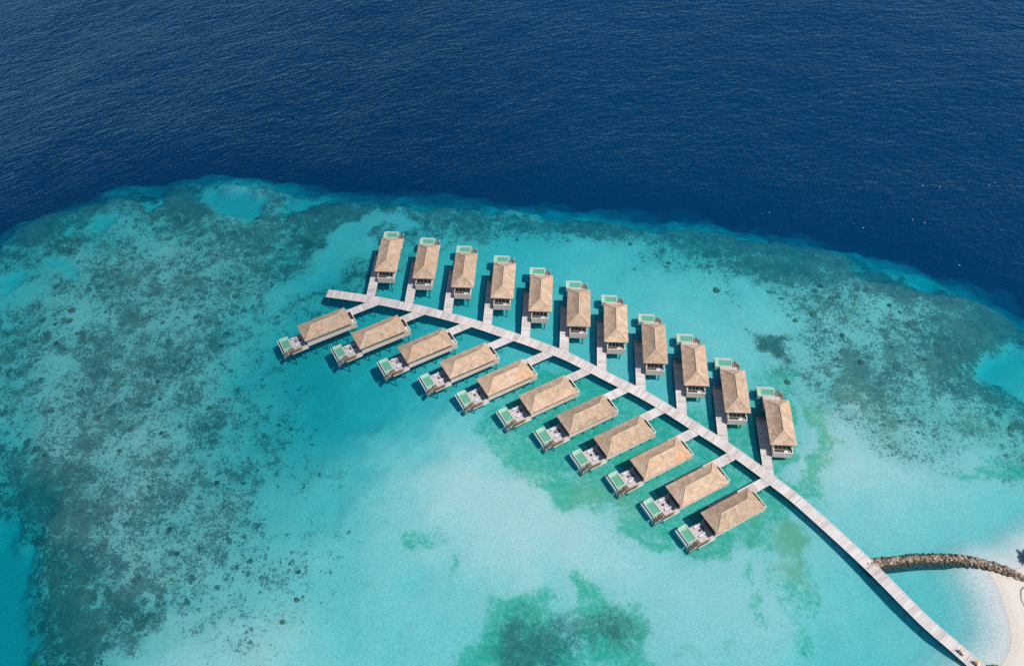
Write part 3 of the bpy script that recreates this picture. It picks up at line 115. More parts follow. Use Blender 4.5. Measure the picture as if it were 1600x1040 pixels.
[57,57,57,57,57,57,57,57,57,57,58,58,58,58,58,58,58,58,58,58,58,58,57,52,48,44,40,44,49,46,42,41,41,41,41,41,41,40,40,40,34,30,21,11,6,1,0,0,0,0,0,0,0,0,0,0,0,0,0,0,0,0,0,0,0,0,0,0,0,0,1,1,23,45,42,34,36,41,44,48,52,57,61,65,68,68,67,60,51,46,39,38,38,39,39,40,40,41,42,42,43,43,44,44,45,46,46,47,47,48,48,49,50],
[60,60,60,60,60,60,59,59,59,59,59,59,59,59,59,59,58,58,58,58,58,58,55,50,47,42,41,45,48,45,42,41,40,40,40,40,40,40,40,39,35,32,23,16,10,4,2,0,0,0,0,0,0,0,0,0,0,0,0,0,0,0,0,0,0,0,0,0,0,0,2,5,18,35,39,41,43,45,47,49,50,55,60,62,63,63,63,64,67,67,65,64,64,65,65,66,66,67,67,68,68,69,69,70,70,70,71,71,72,72,73,73,73],
[54,53,53,53,53,53,53,52,52,52,52,52,51,51,51,51,51,50,50,50,50,50,47,45,43,40,41,43,44,45,45,42,40,40,40,40,40,40,40,39,38,36,29,24,15,8,4,1,0,0,0,0,0,0,0,0,0,0,0,0,0,0,0,0,0,0,0,0,0,0,3,8,15,27,34,44,49,49,50,50,50,54,59,60,60,60,60,62,73,80,79,78,78,78,77,77,77,76,76,75,75,74,74,73,73,72,72,71,71,70,70,69,68],
[45,45,45,45,44,44,44,44,44,44,44,43,43,43,43,43,43,43,42,42,42,42,41,41,40,40,40,41,43,48,48,43,40,40,40,40,40,40,40,40,40,38,33,29,19,10,6,1,0,0,0,0,0,0,0,0,0,0,0,0,0,0,0,0,0,0,0,0,1,1,4,10,15,26,34,43,50,50,50,50,50,52,58,60,60,60,60,60,65,70,65,55,52,51,50,50,49,48,47,47,46,45,44,44,43,42,41,41,40,39,39,38,37],
[40,40,40,40,40,40,39,39,39,39,39,39,39,39,39,39,39,39,39,39,39,39,38,39,40,40,40,40,45,49,47,43,42,42,42,43,43,43,43,43,43,41,35,32,25,20,13,7,4,1,0,0,0,0,0,0,0,0,0,0,0,0,0,0,0,0,0,0,2,5,8,13,18,28,36,43,49,50,50,50,50,51,56,60,60,60,60,60,60,58,53,33,19,19,18,17,17,16,16,15,14,14,13,13,12,11,11,10,10,9,9,8,8],
[37,36,36,36,36,36,36,36,36,36,36,36,35,35,35,35,35,35,35,35,35,35,35,36,39,40,40,41,46,50,48,46,46,46,46,47,47,47,47,47,47,44,39,36,34,31,23,15,9,1,0,0,0,0,0,0,0,0,0,0,0,0,0,0,0,0,0,0,2,7,10,16,20,29,39,43,49,50,50,50,50,50,55,60,60,60,60,60,59,53,49,26,3,0,0,0,0,0,0,0,0,0,0,0,0,0,0,0,0,0,0,0,0],
[33,33,32,32,32,32,32,32,32,32,32,32,32,32,32,31,31,31,31,31,31,31,31,36,40,40,40,42,48,50,50,50,50,50,50,50,50,50,50,50,50,46,41,40,40,38,28,20,11,2,0,0,0,0,0,0,0,0,0,0,0,0,1,1,2,2,3,4,6,11,15,21,27,34,44,48,52,54,54,54,55,55,55,55,53,47,43,43,42,39,35,25,7,0,0,0,0,0,0,0,0,0,0,0,0,0,0,0,0,0,0,0,0],
[30,30,30,30,30,30,30,30,30,31,31,31,31,31,31,31,31,31,31,31,31,31,33,37,40,40,40,44,49,50,49,48,49,50,51,52,52,52,52,51,50,48,46,46,46,43,35,29,18,8,5,1,0,0,0,0,0,0,0,0,0,0,3,5,7,9,11,14,16,22,26,33,41,46,54,58,60,62,62,62,62,62,60,52,45,32,21,20,19,18,16,13,6,0,0,0,0,0,0,0,0,0,0,0,0,0,0,0,0,0,0,0,0],
[33,33,33,33,33,33,33,34,34,34,34,34,34,34,34,34,34,34,34,35,35,35,37,39,40,40,41,45,50,48,45,45,48,50,53,56,56,56,55,52,50,52,53,53,53,51,45,39,27,15,9,2,0,0,0,0,0,0,0,0,0,1,4,8,11,16,19,23,27,32,36,44,53,58,64,67,68,68,68,69,69,69,66,53,41,26,6,2,2,1,1,1,0,0,0,0,0,0,0,0,0,0,0,0,0,0,0,0,0,0,0,0,0],
[37,37,37,37,37,37,37,37,37,37,38,38,38,38,38,38,38,38,38,38,38,38,39,40,40,40,42,47,50,46,42,44,48,51,56,59,59,59,57,52,51,55,59,59,59,57,52,47,32,20,12,2,0,0,0,1,1,1,1,1,2,2,7,12,16,21,24,29,33,37,42,48,58,62,67,70,69,69,68,67,67,65,63,51,36,25,8,0,0,0,0,0,0,0,0,0,0,0,0,0,0,0,0,0,0,0,0,0,0,0,0,0,0],
[40,40,40,40,40,40,40,40,40,40,40,40,40,40,40,40,40,40,40,40,41,41,41,41,41,40,42,47,47,43,40,45,50,53,59,61,61,61,58,53,53,58,62,62,62,59,54,49,38,29,23,16,15,16,16,14,12,12,12,13,15,17,22,27,29,33,36,39,42,46,51,55,61,65,67,70,68,66,64,62,60,55,50,41,25,17,7,0,0,0,0,0,0,0,0,0,0,0,0,0,0,0,0,0,0,0,0,0,0,0,0,0,0],
[38,38,38,38,38,38,38,38,38,37,37,37,37,37,37,37,37,37,37,42,46,47,47,46,43,40,41,42,41,40,41,48,54,58,63,65,65,65,61,56,57,63,65,65,65,62,57,54,48,43,40,37,37,37,37,31,26,26,26,28,31,34,39,44,46,48,49,51,52,56,61,64,66,68,69,70,68,64,61,57,54,48,39,31,16,5,3,0,0,0,0,0,0,0,0,0,0,0,0,0,0,0,0,0,0,0,0,0,0,0,0,0,0],
[35,35,35,34,34,34,34,34,34,34,34,34,34,34,34,33,33,33,37,48,54,54,54,50,43,40,37,35,37,39,43,52,58,62,67,68,68,68,63,59,61,66,69,69,69,65,60,58,57,56,55,55,55,55,54,46,38,38,38,39,44,48,52,57,59,59,59,60,60,63,68,70,70,69,69,69,67,62,58,54,49,44,34,27,14,1,0,0,0,0,0,0,0,0,0,0,0,0,0,0,0,0,0,0,0,0,0,0,0,0,0,0,0],
[31,31,31,31,31,31,31,31,31,31,31,31,31,31,31,31,31,30,41,55,59,59,59,51,42,38,33,31,35,39,45,55,61,65,69,69,69,68,63,59,62,67,68,68,68,64,60,58,58,57,58,58,58,58,56,47,38,36,35,35,39,42,44,48,49,48,48,47,47,48,51,53,53,52,52,51,50,46,43,40,36,33,26,20,12,3,0,0,0,0,0,0,0,0,0,0,0,0,0,0,0,0,0,0,0,0,0,0,0,0,0,0,0],
[28,28,28,28,28,28,27,27,27,27,27,27,26,26,26,26,26,28,39,49,51,54,53,48,44,41,38,38,42,45,51,58,60,61,62,60,59,57,53,51,53,56,58,61,63,58,53,52,50,49,50,52,52,52,50,40,32,28,23,22,24,25,27,29,29,29,28,28,27,27,29,30,29,29,28,28,27,25,23,21,19,17,14,10,7,3,0,0,0,0,0,0,0,0,0,0,0,0,0,0,0,0,0,0,0,0,0,0,0,0,0,0,0],
[20,20,20,19,19,19,19,18,18,18,18,18,17,17,17,17,16,20,27,32,38,44,46,49,50,48,46,48,50,52,56,59,58,54,51,49,46,44,42,41,42,43,47,53,56,51,47,44,40,39,42,45,45,45,43,34,25,20,12,8,9,9,10,10,10,10,9,9,9,8,9,9,8,8,8,7,7,6,5,5,4,3,3,2,1,1,0,0,0,0,0,0,0,0,0,0,0,0,0,0,0,0,0,0,0,0,0,0,0,0,0,0,0],
[10,10,10,10,9,9,9,9,8,8,8,8,8,7,7,7,7,9,12,16,27,36,43,53,56,56,55,56,57,58,59,60,54,46,42,38,34,33,33,32,33,33,39,47,50,45,41,38,33,32,36,40,40,40,38,29,21,14,5,0,0,0,0,0,0,0,0,0,0,0,0,0,0,0,0,0,0,0,0,0,0,0,0,0,0,0,0,0,0,0,0,0,0,0,0,0,0,0,0,0,0,0,0,0,0,0,0,0,0,0,0,0,0],
[2,2,2,2,2,1,1,1,1,1,1,1,0,0,0,0,0,0,0,9,23,32,45,57,58,58,58,58,57,57,57,56,48,39,35,31,27,27,27,27,27,27,33,41,42,38,34,31,27,26,30,33,33,33,31,23,17,11,4,0,0,0,0,0,0,0,0,0,0,0,0,0,0,0,0,0,0,0,0,0,0,0,0,0,0,0,0,0,0,0,0,0,0,0,0,0,0,0,0,0,0,0,0,0,0,0,0,0,0,0,0,0,0],
[0,0,0,0,0,0,0,0,0,0,0,0,0,0,0,0,0,0,1,11,21,27,38,45,44,44,43,43,42,42,42,40,33,27,25,21,19,19,19,19,18,19,23,28,28,25,23,20,17,17,19,21,21,20,19,15,10,7,2,0,0,0,0,0,0,0,0,0,0,0,0,0,0,0,0,0,0,0,0,0,0,0,0,0,0,0,0,0,0,0,0,0,0,0,0,0,0,0,0,0,0,0,0,0,0,0,0,0,0,0,0,0,0],
[0,0,0,0,0,0,0,0,0,0,0,0,0,0,0,0,0,0,2,9,14,18,24,26,26,25,25,24,24,23,23,21,17,14,13,11,10,10,10,9,9,9,12,14,13,12,10,9,8,8,8,9,9,8,8,6,4,3,1,0,0,0,0,0,0,0,0,0,0,0,0,0,0,0,0,0,0,0,0,0,0,0,0,0,0,0,0,0,0,0,0,0,0,0,0,0,0,0,0,0,0,0,0,0,0,0,0,0,0,0,0,0,0],
[0,0,0,0,0,0,0,0,0,0,0,0,0,0,0,0,0,0,2,4,5,7,9,9,9,8,8,8,7,7,7,6,5,4,3,3,2,2,2,2,2,2,2,2,2,2,1,1,1,1,1,1,0,0,0,0,0,0,0,0,0,0,0,0,0,0,0,0,0,0,0,0,0,0,0,0,0,0,0,0,0,0,0,0,0,0,0,0,0,0,0,0,0,0,0,0,0,0,0,0,0,0,0,0,0,0,0,0,0,0,0,0,0],
[0,0,0,0,0,0,0,0,0,0,0,0,0,0,0,0,0,0,0,0,0,0,0,0,0,0,0,0,0,0,0,0,0,0,0,0,0,0,0,0,0,0,0,0,0,0,0,0,0,0,0,0,0,0,0,0,0,0,0,0,0,0,0,0,0,0,0,0,0,0,0,0,0,0,0,0,0,0,0,0,0,0,0,0,0,0,0,0,0,0,0,0,0,0,0,0,0,0,0,0,0,0,0,0,0,0,0,0,0,0,0,0,0],
[0,0,0,0,0,0,0,0,0,0,0,0,0,0,0,0,0,0,0,0,0,0,0,0,0,0,0,0,0,0,0,0,0,0,0,0,0,0,0,0,0,0,0,0,0,0,0,0,0,0,0,0,0,0,0,0,0,0,0,0,0,0,0,0,0,0,0,0,0,0,0,0,0,0,0,0,0,0,0,0,0,0,0,0,0,0,0,0,0,0,0,0,0,0,0,0,0,0,0,0,0,0,0,0,0,0,0,0,0,0,0,0,0],
[0,0,0,0,0,0,0,0,0,0,0,0,0,0,0,0,0,0,0,0,0,0,0,0,0,0,0,0,0,0,0,0,0,0,0,0,0,0,0,0,0,0,0,0,0,0,0,0,0,0,0,0,0,0,0,0,0,0,0,0,0,0,0,0,0,0,0,0,0,0,0,0,0,0,0,0,0,0,0,0,0,0,0,0,0,0,0,0,0,0,0,0,0,0,0,0,0,0,0,0,0,0,0,0,0,0,0,0,0,0,0,0,0],
[0,0,0,0,0,0,0,0,0,0,0,0,0,0,0,0,0,0,0,0,0,0,0,0,0,0,0,0,0,0,0,0,0,0,0,0,0,0,0,0,0,0,0,0,0,0,0,0,0,0,0,0,0,0,0,0,0,0,0,0,0,0,0,0,0,0,0,0,0,0,0,0,0,0,0,0,0,0,0,0,0,0,0,0,0,0,0,0,0,0,0,0,0,0,0,0,0,0,0,0,0,0,0,0,0,0,0,0,0,0,0,0,0],
[0,0,0,0,0,0,0,0,0,0,0,0,0,0,0,0,0,0,0,0,0,0,0,0,0,0,0,0,0,0,0,0,0,0,0,0,0,0,0,0,0,0,0,0,0,0,0,0,0,0,0,0,0,0,0,0,0,0,0,0,0,0,0,0,0,0,0,0,0,0,0,0,0,0,0,0,0,0,0,0,0,0,0,0,0,0,0,0,0,0,0,0,0,0,0,0,0,0,0,0,0,0,0,0,0,0,0,0,0,0,0,0,0],
[0,0,0,0,0,0,0,0,0,0,0,0,0,0,0,0,0,0,0,0,0,0,0,0,0,0,0,0,0,0,0,0,0,0,0,0,0,0,0,0,0,0,0,0,0,0,0,0,0,0,0,0,0,0,0,0,0,0,0,0,0,0,0,0,0,0,0,0,0,0,0,0,0,0,0,0,0,0,0,0,0,0,0,0,0,0,0,0,0,0,0,0,0,0,0,0,0,0,0,0,0,0,0,0,0,0,0,0,0,0,0,0,0],
[0,0,0,0,0,0,0,0,0,0,0,0,0,0,0,0,0,0,0,0,0,0,0,0,0,0,0,0,0,0,0,0,0,0,0,0,0,0,0,0,0,0,0,0,0,0,0,0,0,0,0,0,0,0,0,0,0,0,0,0,0,0,0,0,0,0,0,0,0,0,0,0,0,0,0,0,0,0,0,0,0,0,0,0,0,0,0,0,0,0,0,0,0,0,0,0,0,0,0,0,0,0,0,0,0,0,0,0,0,0,0,0,0],
[0,0,0,0,0,0,0,0,0,0,0,0,0,0,0,0,0,0,0,0,0,0,0,0,0,0,0,0,0,0,0,0,0,0,0,0,0,0,0,0,0,0,0,0,0,0,0,0,0,0,0,0,0,0,0,0,0,0,0,0,0,0,0,0,0,0,0,0,0,0,0,0,0,0,0,0,0,0,0,0,0,0,0,0,0,0,0,0,0,0,0,0,0,0,0,0,0,0,0,0,0,0,0,0,0,0,0,0,0,0,0,0,0],
[0,0,0,0,0,0,0,0,0,0,0,0,0,0,0,0,0,0,0,0,0,0,0,0,0,0,0,0,0,0,0,0,0,0,0,0,0,0,0,0,0,0,0,0,0,0,0,0,0,0,0,0,0,0,0,0,0,0,0,0,0,0,0,0,0,0,0,0,0,0,0,0,0,0,0,0,0,0,0,0,0,0,0,0,0,0,0,0,0,0,0,0,0,0,0,0,0,0,0,0,0,0,0,0,0,0,0,0,0,0,0,0,0],
[0,0,0,0,0,0,0,0,0,0,0,0,0,0,0,0,0,0,0,0,0,0,0,0,0,0,0,0,0,0,0,0,0,0,0,0,0,0,0,0,0,0,0,0,0,0,0,0,0,0,0,0,0,0,0,0,0,0,0,0,0,0,0,0,0,0,0,0,0,0,0,0,0,0,0,0,0,0,0,0,0,0,0,0,0,0,0,0,0,0,0,0,0,0,0,0,0,0,0,0,0,0,0,0,0,0,0,0,0,0,0,0,0],
[0,0,0,0,0,0,0,0,0,0,0,0,0,0,0,0,0,0,0,0,0,0,0,0,0,0,0,0,0,0,0,0,0,0,0,0,0,0,0,0,0,0,0,0,0,0,0,0,0,0,0,0,0,0,0,0,0,0,0,0,0,0,0,0,0,0,0,0,0,0,0,0,0,0,0,0,0,0,0,0,0,0,0,0,0,0,0,0,0,0,0,0,0,0,0,0,0,0,0,0,0,0,0,0,0,0,0,0,0,0,0,0,0],
[0,0,0,0,0,0,0,0,0,0,0,0,0,0,0,0,0,0,0,0,0,0,0,0,0,0,0,0,0,0,0,0,0,0,0,0,0,0,0,0,0,0,0,0,0,0,0,0,0,0,0,0,0,0,0,0,0,0,0,0,0,0,0,0,0,0,0,0,0,0,0,0,0,0,0,0,0,0,0,0,0,0,0,0,0,0,0,0,0,0,0,0,0,0,0,0,0,0,0,0,0,0,0,0,0,0,0,0,0,0,0,0,0],
[0,0,0,0,0,0,0,0,0,0,0,0,0,0,0,0,0,0,0,0,0,0,0,0,0,0,0,0,0,0,0,0,0,0,0,0,0,0,0,0,0,0,0,0,0,0,0,0,0,0,0,0,0,0,0,0,0,0,0,0,0,0,0,0,0,0,0,0,0,0,0,0,0,0,0,0,0,0,0,0,0,0,0,0,0,0,0,0,0,0,0,0,0,0,0,0,0,0,0,0,0,0,0,0,0,0,0,0,0,0,0,0,0],
[0,0,0,0,0,0,0,0,0,0,0,0,0,0,0,0,0,0,0,0,0,0,0,0,0,0,0,0,0,0,0,0,0,0,0,0,0,0,0,0,0,0,0,0,0,0,0,0,0,0,0,0,0,0,0,0,0,0,0,0,0,0,0,0,0,0,0,0,0,0,0,0,0,0,0,0,0,0,0,0,0,0,0,0,0,0,0,0,0,0,0,0,0,0,0,0,0,0,0,0,0,0,0,0,0,0,0,0,0,0,0,0,0],
[0,0,0,0,0,0,0,0,0,0,0,0,0,0,0,0,0,0,0,0,0,0,0,0,0,0,0,0,0,0,0,0,0,0,0,0,0,0,0,0,0,0,0,0,0,0,0,0,0,0,0,0,0,0,0,0,0,0,0,0,0,0,0,0,0,0,0,0,0,0,0,0,0,0,0,0,0,0,0,0,0,0,0,0,0,0,0,0,0,0,0,0,0,0,0,0,0,0,0,0,0,0,0,0,0,0,0,0,0,0,0,0,0],
[0,0,0,0,0,0,0,0,0,0,0,0,0,0,0,0,0,0,0,0,0,0,0,0,0,0,0,0,0,0,0,0,0,0,0,0,0,0,0,0,0,0,0,0,0,0,0,0,0,0,0,0,0,0,0,0,0,0,0,0,0,0,0,0,0,0,0,0,0,0,0,0,0,0,0,0,0,0,0,0,0,0,0,0,0,0,0,0,0,0,0,0,0,0,0,0,0,0,0,0,0,0,0,0,0,0,0,0,0,0,0,0,0],
[0,0,0,0,0,0,0,0,0,0,0,0,0,0,0,0,0,0,0,0,0,0,0,0,0,0,0,0,0,0,0,0,0,0,0,0,0,0,0,0,0,0,0,0,0,0,0,0,0,0,0,0,0,0,0,0,0,0,0,0,0,0,0,0,0,0,0,0,0,0,0,0,0,0,0,0,0,0,0,0,0,0,0,0,0,0,0,0,0,0,0,0,0,0,0,0,0,0,0,0,0,0,0,0,0,0,0,0,0,0,0,0,0],
[0,0,0,0,0,0,0,0,0,0,0,0,0,0,0,0,0,0,0,0,0,0,0,0,0,0,0,0,0,0,0,0,0,0,0,0,0,0,0,0,0,0,0,0,0,0,0,0,0,0,0,0,0,0,0,0,0,0,0,0,0,0,0,0,0,0,0,0,0,0,0,0,0,0,0,0,0,0,0,0,0,0,0,0,0,0,0,0,0,0,0,0,0,0,0,0,0,0,0,0,0,0,0,0,0,0,0,0,0,0,0,0,0],
[0,0,0,0,0,0,0,0,0,0,0,0,0,0,0,0,0,0,0,0,0,0,0,0,0,0,0,0,0,0,0,0,0,0,0,0,0,0,0,0,0,0,0,0,0,0,0,0,0,0,0,0,0,0,0,0,0,0,0,0,0,0,0,0,0,0,0,0,0,0,0,0,0,0,0,0,0,0,0,0,0,0,0,0,0,0,0,0,0,0,0,0,0,0,0,0,0,0,0,0,0,0,0,0,0,0,0,0,0,0,0,0,0],
[0,0,0,0,0,0,0,0,0,0,0,0,0,0,0,0,0,0,0,0,0,0,0,0,0,0,0,0,0,0,0,0,0,0,0,0,0,0,0,0,0,0,0,0,0,0,0,0,0,0,0,0,0,0,0,0,0,0,0,0,0,0,0,0,0,0,0,0,0,0,0,0,0,0,0,0,0,0,0,0,0,0,0,0,0,0,0,0,0,0,0,0,0,0,0,0,0,0,0,0,0,0,0,0,0,0,0,0,0,0,0,0,0],
[0,0,0,0,0,0,0,0,0,0,0,0,0,0,0,0,0,0,0,0,0,0,0,0,0,0,0,0,0,0,0,0,0,0,0,0,0,0,0,0,0,0,0,0,0,0,0,0,0,0,0,0,0,0,0,0,0,0,0,0,0,0,0,0,0,0,0,0,0,0,0,0,0,0,0,0,0,0,0,0,0,0,0,0,0,0,0,0,0,0,0,0,0,0,0,0,0,0,0,0,0,0,0,0,0,0,0,0,0,0,0,0,0],
[0,0,0,0,0,0,0,0,0,0,0,0,0,0,0,0,0,0,0,0,0,0,0,0,0,0,0,0,0,0,0,0,0,0,0,0,0,0,0,0,0,0,0,0,0,0,0,0,0,0,0,0,0,0,0,0,0,0,0,0,0,0,0,0,0,0,0,0,0,0,0,0,0,0,0,0,0,0,0,0,0,0,0,0,0,0,0,0,0,0,0,0,0,0,0,0,0,0,0,0,0,0,0,0,0,0,0,0,0,0,0,0,0],
[0,0,0,0,0,0,0,0,0,0,0,0,0,0,0,0,0,0,0,0,0,0,0,0,0,0,0,0,0,0,0,0,0,0,0,0,0,0,0,0,0,0,0,0,0,0,0,0,0,0,0,0,0,0,0,0,0,0,0,0,0,0,0,0,0,0,0,0,0,0,0,0,0,0,0,0,0,0,0,0,0,0,0,0,0,0,0,0,0,0,0,0,0,0,0,0,0,0,0,0,0,0,0,0,0,0,0,0,0,0,0,0,0],
[0,0,0,0,0,0,0,0,0,0,0,0,0,0,0,0,0,0,0,0,0,0,0,0,0,0,0,0,0,0,0,0,0,0,0,0,0,0,0,0,0,0,0,0,0,0,0,0,0,0,0,0,0,0,0,0,0,0,0,0,0,0,0,0,0,0,0,0,0,0,0,0,0,0,0,0,0,0,0,0,0,0,0,0,0,0,0,0,0,0,0,0,0,0,0,0,0,0,0,0,0,0,0,0,0,0,0,0,0,0,0,0,0]]

SEAWARD_DIR, LAGOON_DIR = math.radians(86.0), math.radians(-152.0)

# ------------------------------------------------------------------ object helpers
def tag(o, label, cat, group=None):
    o['label'] = label
    o['category'] = cat
    if group:
        o['group'] = group
    return o

def thing(name, label, cat, loc=(0, 0, 0), rz=0.0, group=None):
    o = bpy.data.objects.new(name, None)
    o.empty_display_size = .5
    C.objects.link(o)
    o.location = loc
    o.rotation_euler = (0, 0, rz)
    return tag(o, label, cat, group)

class MB:
    """collects boxes, bars and quads for ONE mesh object"""
    def __init__(self, flip=1):
        self.v, self.f, self.t, self.flip = [], [], [], flip
    def add(self, verts, faces, tint=.5):
        b = len(self.v)
        s = self.flip
        self.v += [(x, y * s, z) for x, y, z in verts]
        for f in faces:
            g = [b + i for i in f]
            self.f.append(g if s > 0 else g[::-1])
            self.t.append(tint)
    def box(self, x0, x1, y0, y1, z0, z1, tint=.5):
        self.add([(x0, y0, z0), (x1, y0, z0), (x1, y1, z0), (x0, y1, z0), (x0, y0, z1), (x1, y0, z1), (x1, y1, z1), (x0, y1, z1)],
                 [(3, 2, 1, 0), (4, 5, 6, 7), (0, 1, 5, 4), (1, 2, 6, 5), (2, 3, 7, 6), (3, 0, 4, 7)], tint)
    def bar(self, a, b, wx, wz=None, tint=.5):
        a, b = Vector(a), Vector(b)
        d = (b - a).normalized()
        up = Vector((0, 0, 1)) if abs(d.z) < .95 else Vector((1, 0, 0))
        s = d.cross(up).normalized() * wx * .5
        u = s.cross(d).normalized() * (wz or wx) * .5
        p = [a - s - u, a + s - u, a + s + u, a - s + u, b - s - u, b + s - u, b + s + u, b - s + u]
        self.add([tuple(q) for q in p], [(0, 1, 2, 3), (7, 6, 5, 4), (1, 0, 4, 5), (2, 1, 5, 6), (3, 2, 6, 7), (0, 3, 7, 4)], tint)
    def tube(self, a, b, r0, r1=None, n=8, tint=.5):
        r1 = r0 if r1 is None else r1
        a, b = Vector(a), Vector(b)
        d = (b - a).normalized()
        up = Vector((0, 0, 1)) if abs(d.z) < .95 else Vector((1, 0, 0))
        s = d.cross(up).normalized()
        u = s.cross(d).normalized()
        v = []
        for c, r in ((a, r0), (b, r1)):
            for k in range(n):
                t = 2 * math.pi * k / n
                v.append(tuple(c + s * math.cos(t) * r + u * math.sin(t) * r))
        f = [(k, n + k, n + (k + 1) % n, (k + 1) % n) for k in range(n)]
        f += [tuple(range(n)), tuple(range(2 * n - 1, n - 1, -1))]
        self.add(v, f, tint)
    def build(self, name, mat, parent=None, smooth=False):
        me = bpy.data.meshes.new(name)
        me.from_pydata(self.v, [], self.f)
        at = me.attributes.new('tint', 'FLOAT', 'FACE')
        at.data.foreach_set('value', np.array(self.t, np.float32))
        me.materials.append(mat)
        if smooth:
            me.polygons.foreach_set('use_smooth', [True] * len(me.polygons))
        me.update()
        o = bpy.data.objects.new(name, me)
        C.objects.link(o)
        if parent:
            o.parent = parent
        return o

def copy_tree(o, parent=None):
    c = o.copy()
    C.objects.link(c)
    if parent:
        c.parent = parent
    for ch in list(o.children):
        copy_tree(ch, c)
    return c

# ------------------------------------------------------------------ material helpers
class NT:
    def __init__(self, name):
        self.m = bpy.data.materials.new(name)
        self.m.use_nodes = True
        self.t = self.m.node_tree
        self.t.nodes.clear()
        self.out = self.t.nodes.new('ShaderNodeOutputMaterial')
    def n(self, kind, **kw):
        x = self.t.nodes.new(kind)
        for k, v in kw.items():
            setattr(x, k, v)
        return x
    def link(self, a, b):
        self.t.links.new(a, b)
    def val(self, sock, v):
        if hasattr(v, 'is_output'):
            self.link(v, sock)
        elif v is not None:
            sock.default_value = v
    def math(self, op, a, b=None, c=None, clamp=False):
        x = self.n('ShaderNodeMath', operation=op, use_clamp=clamp)
        self.val(x.inputs[0], a)
        self.val(x.inputs[1], b)
        self.val(x.inputs[2], c)
        return x.outputs[0]
    def mix(self, fac, a, b, mode='MIX'):
        x = self.n('ShaderNodeMix', data_type='RGBA', blend_type=mode)
        self.val(x.inputs[0], fac)
        self.val(x.inputs[6], a if hasattr(a, 'is_output') else (*a, 1))
        self.val(x.inputs[7], b if hasattr(b, 'is_output') else (*b, 1))
        return x.outputs[2]
    def noise(self, vec, scale, detail=4, rough=.55, dist=0, w=None):
        x = self.n('ShaderNodeTexNoise', noise_dimensions='4D' if w is not None else '3D')
        self.link(vec, x.inputs['Vector'])
        if w is not None:
            self.val(x.inputs['W'], w)
        x.inputs['Scale'].default_value = scale
        x.inputs['Detail'].default_value = detail
        x.inputs['Roughness'].default_value = rough
        x.inputs['Distortion'].default_value = dist
        return x.outputs['Fac']
    def step(self, x, lo, hi):
        r = self.n('ShaderNodeMapRange', interpolation_type='SMOOTHSTEP')
        self.val(r.inputs[0], x)
        self.val(r.inputs[1], lo)
        self.val(r.inputs[2], hi)
        return r.outputs[0]
    def attr(self, name):
        return self.n('ShaderNodeAttribute', attribute_name=name).outputs['Fac']
    def coord(self, which='Object'):
        return self.n('ShaderNodeTexCoord').outputs[which]
    def scaled(self, vec, s, rot=(0, 0, 0)):
        x = self.n('ShaderNodeMapping')
        self.link(vec, x.inputs[0])
        x.inputs['Scale'].default_value = s
        x.inputs['Rotation'].default_value = rot
        return x.outputs[0]
    def bump(self, h, strength, dist, normal=None):
        x = self.n('ShaderNodeBump')
        x.inputs['Strength'].default_value = strength
        x.inputs['Distance'].default_value = dist
        self.link(h, x.inputs['Height'])
        if normal:
            self.link(normal, x.inputs['Normal'])
        return x.outputs[0]
    def principled(self, col, rough=.8, normal=None, spec=.3):
        p = self.n('ShaderNodeBsdfPrincipled')
        self.val(p.inputs['Base Color'], col if hasattr(col, 'is_output') else (*col, 1))
        self.val(p.inputs['Roughness'], rough)
        p.inputs['Specular IOR Level'].default_value = spec
        if normal:
            self.link(normal, p.inputs['Normal'])
        self.link(p.outputs[0], self.out.inputs['Surface'])
        return self.m

def mat_simple(name, col, rough=.7, var=.18, scale=3.0, spec=.3):
    k = NT(name)
    c = k.coord()
    n = k.noise(c, scale, 5, .6)
    dark = tuple(v * (1 - var) for v in col)
    lite = tuple(min(1, v * (1 + var)) for v in col)
    col2 = k.mix(k.step(n, .3, .7), dark, lite)
    return k.principled(col2, rough, k.bump(n, .3, .02), spec)

def mat_planks():
    k = NT('weathered_planks')
    t = k.attr('tint')
    c = k.coord()
    n = k.noise(c, 2.2, 5, .65)
    g = k.noise(k.scaled(c, (1, 1, 1)), .35, 3, .6)
    a = k.mix(t, (.33, .275, .25), (.645, .59, .56))
    b = k.mix(k.step(n, .35, .75), a, (.55, .50, .48))
    d = k.mix(k.math('MULTIPLY', k.step(g, .5, .75), .35), b, (.40, .33, .31))
    return k.principled(d, .85, k.bump(n, .4, .02), .2)

def mat_thatch():
    k = NT('thatch')
    c = k.coord()
    r = k.n('ShaderNodeObjectInfo').outputs['Random']
    w = k.math('MULTIPLY', r, 37.0)
    fine = k.noise(k.scaled(c, (1, 1, 1)), 2.6, 5, .82, w=w)
    mid = k.noise(c, .55, 4, .65, w=w)
    big = k.noise(c, .26, 2, .5, w=w)
    col = k.mix(k.step(mid, .35, .68), THATCH_A, THATCH_B)
    col = k.mix(k.math('MULTIPLY', k.step(fine, .51, .64), .62), col, THATCH_DARK)
    col = k.mix(k.math('MULTIPLY', k.step(fine, .48, .34), .6), col, THATCH_PALE)
    fresh = k.math('MULTIPLY', k.step(big, .56, .70), .42)
    col = k.mix(fresh, col, THATCH_FRESH)
    tone = k.n('ShaderNodeHueSaturation')
    k.link(col, tone.inputs['Color'])
    k.val(tone.inputs['Value'], k.math('MULTIPLY_ADD', r, .26, .86))
    # courses of the thatch: a step every 35 cm of height
    sep = k.n('ShaderNodeSeparateXYZ')
    k.link(c, sep.inputs[0])
    saw = k.math('FRACT', k.math('MULTIPLY', sep.outputs[2], 4.6))
    h = k.math('ADD', k.math('MULTIPLY', saw, .35), fine)
    return k.principled(tone.outputs[0], .95, k.bump(h, .7, .10), .1)

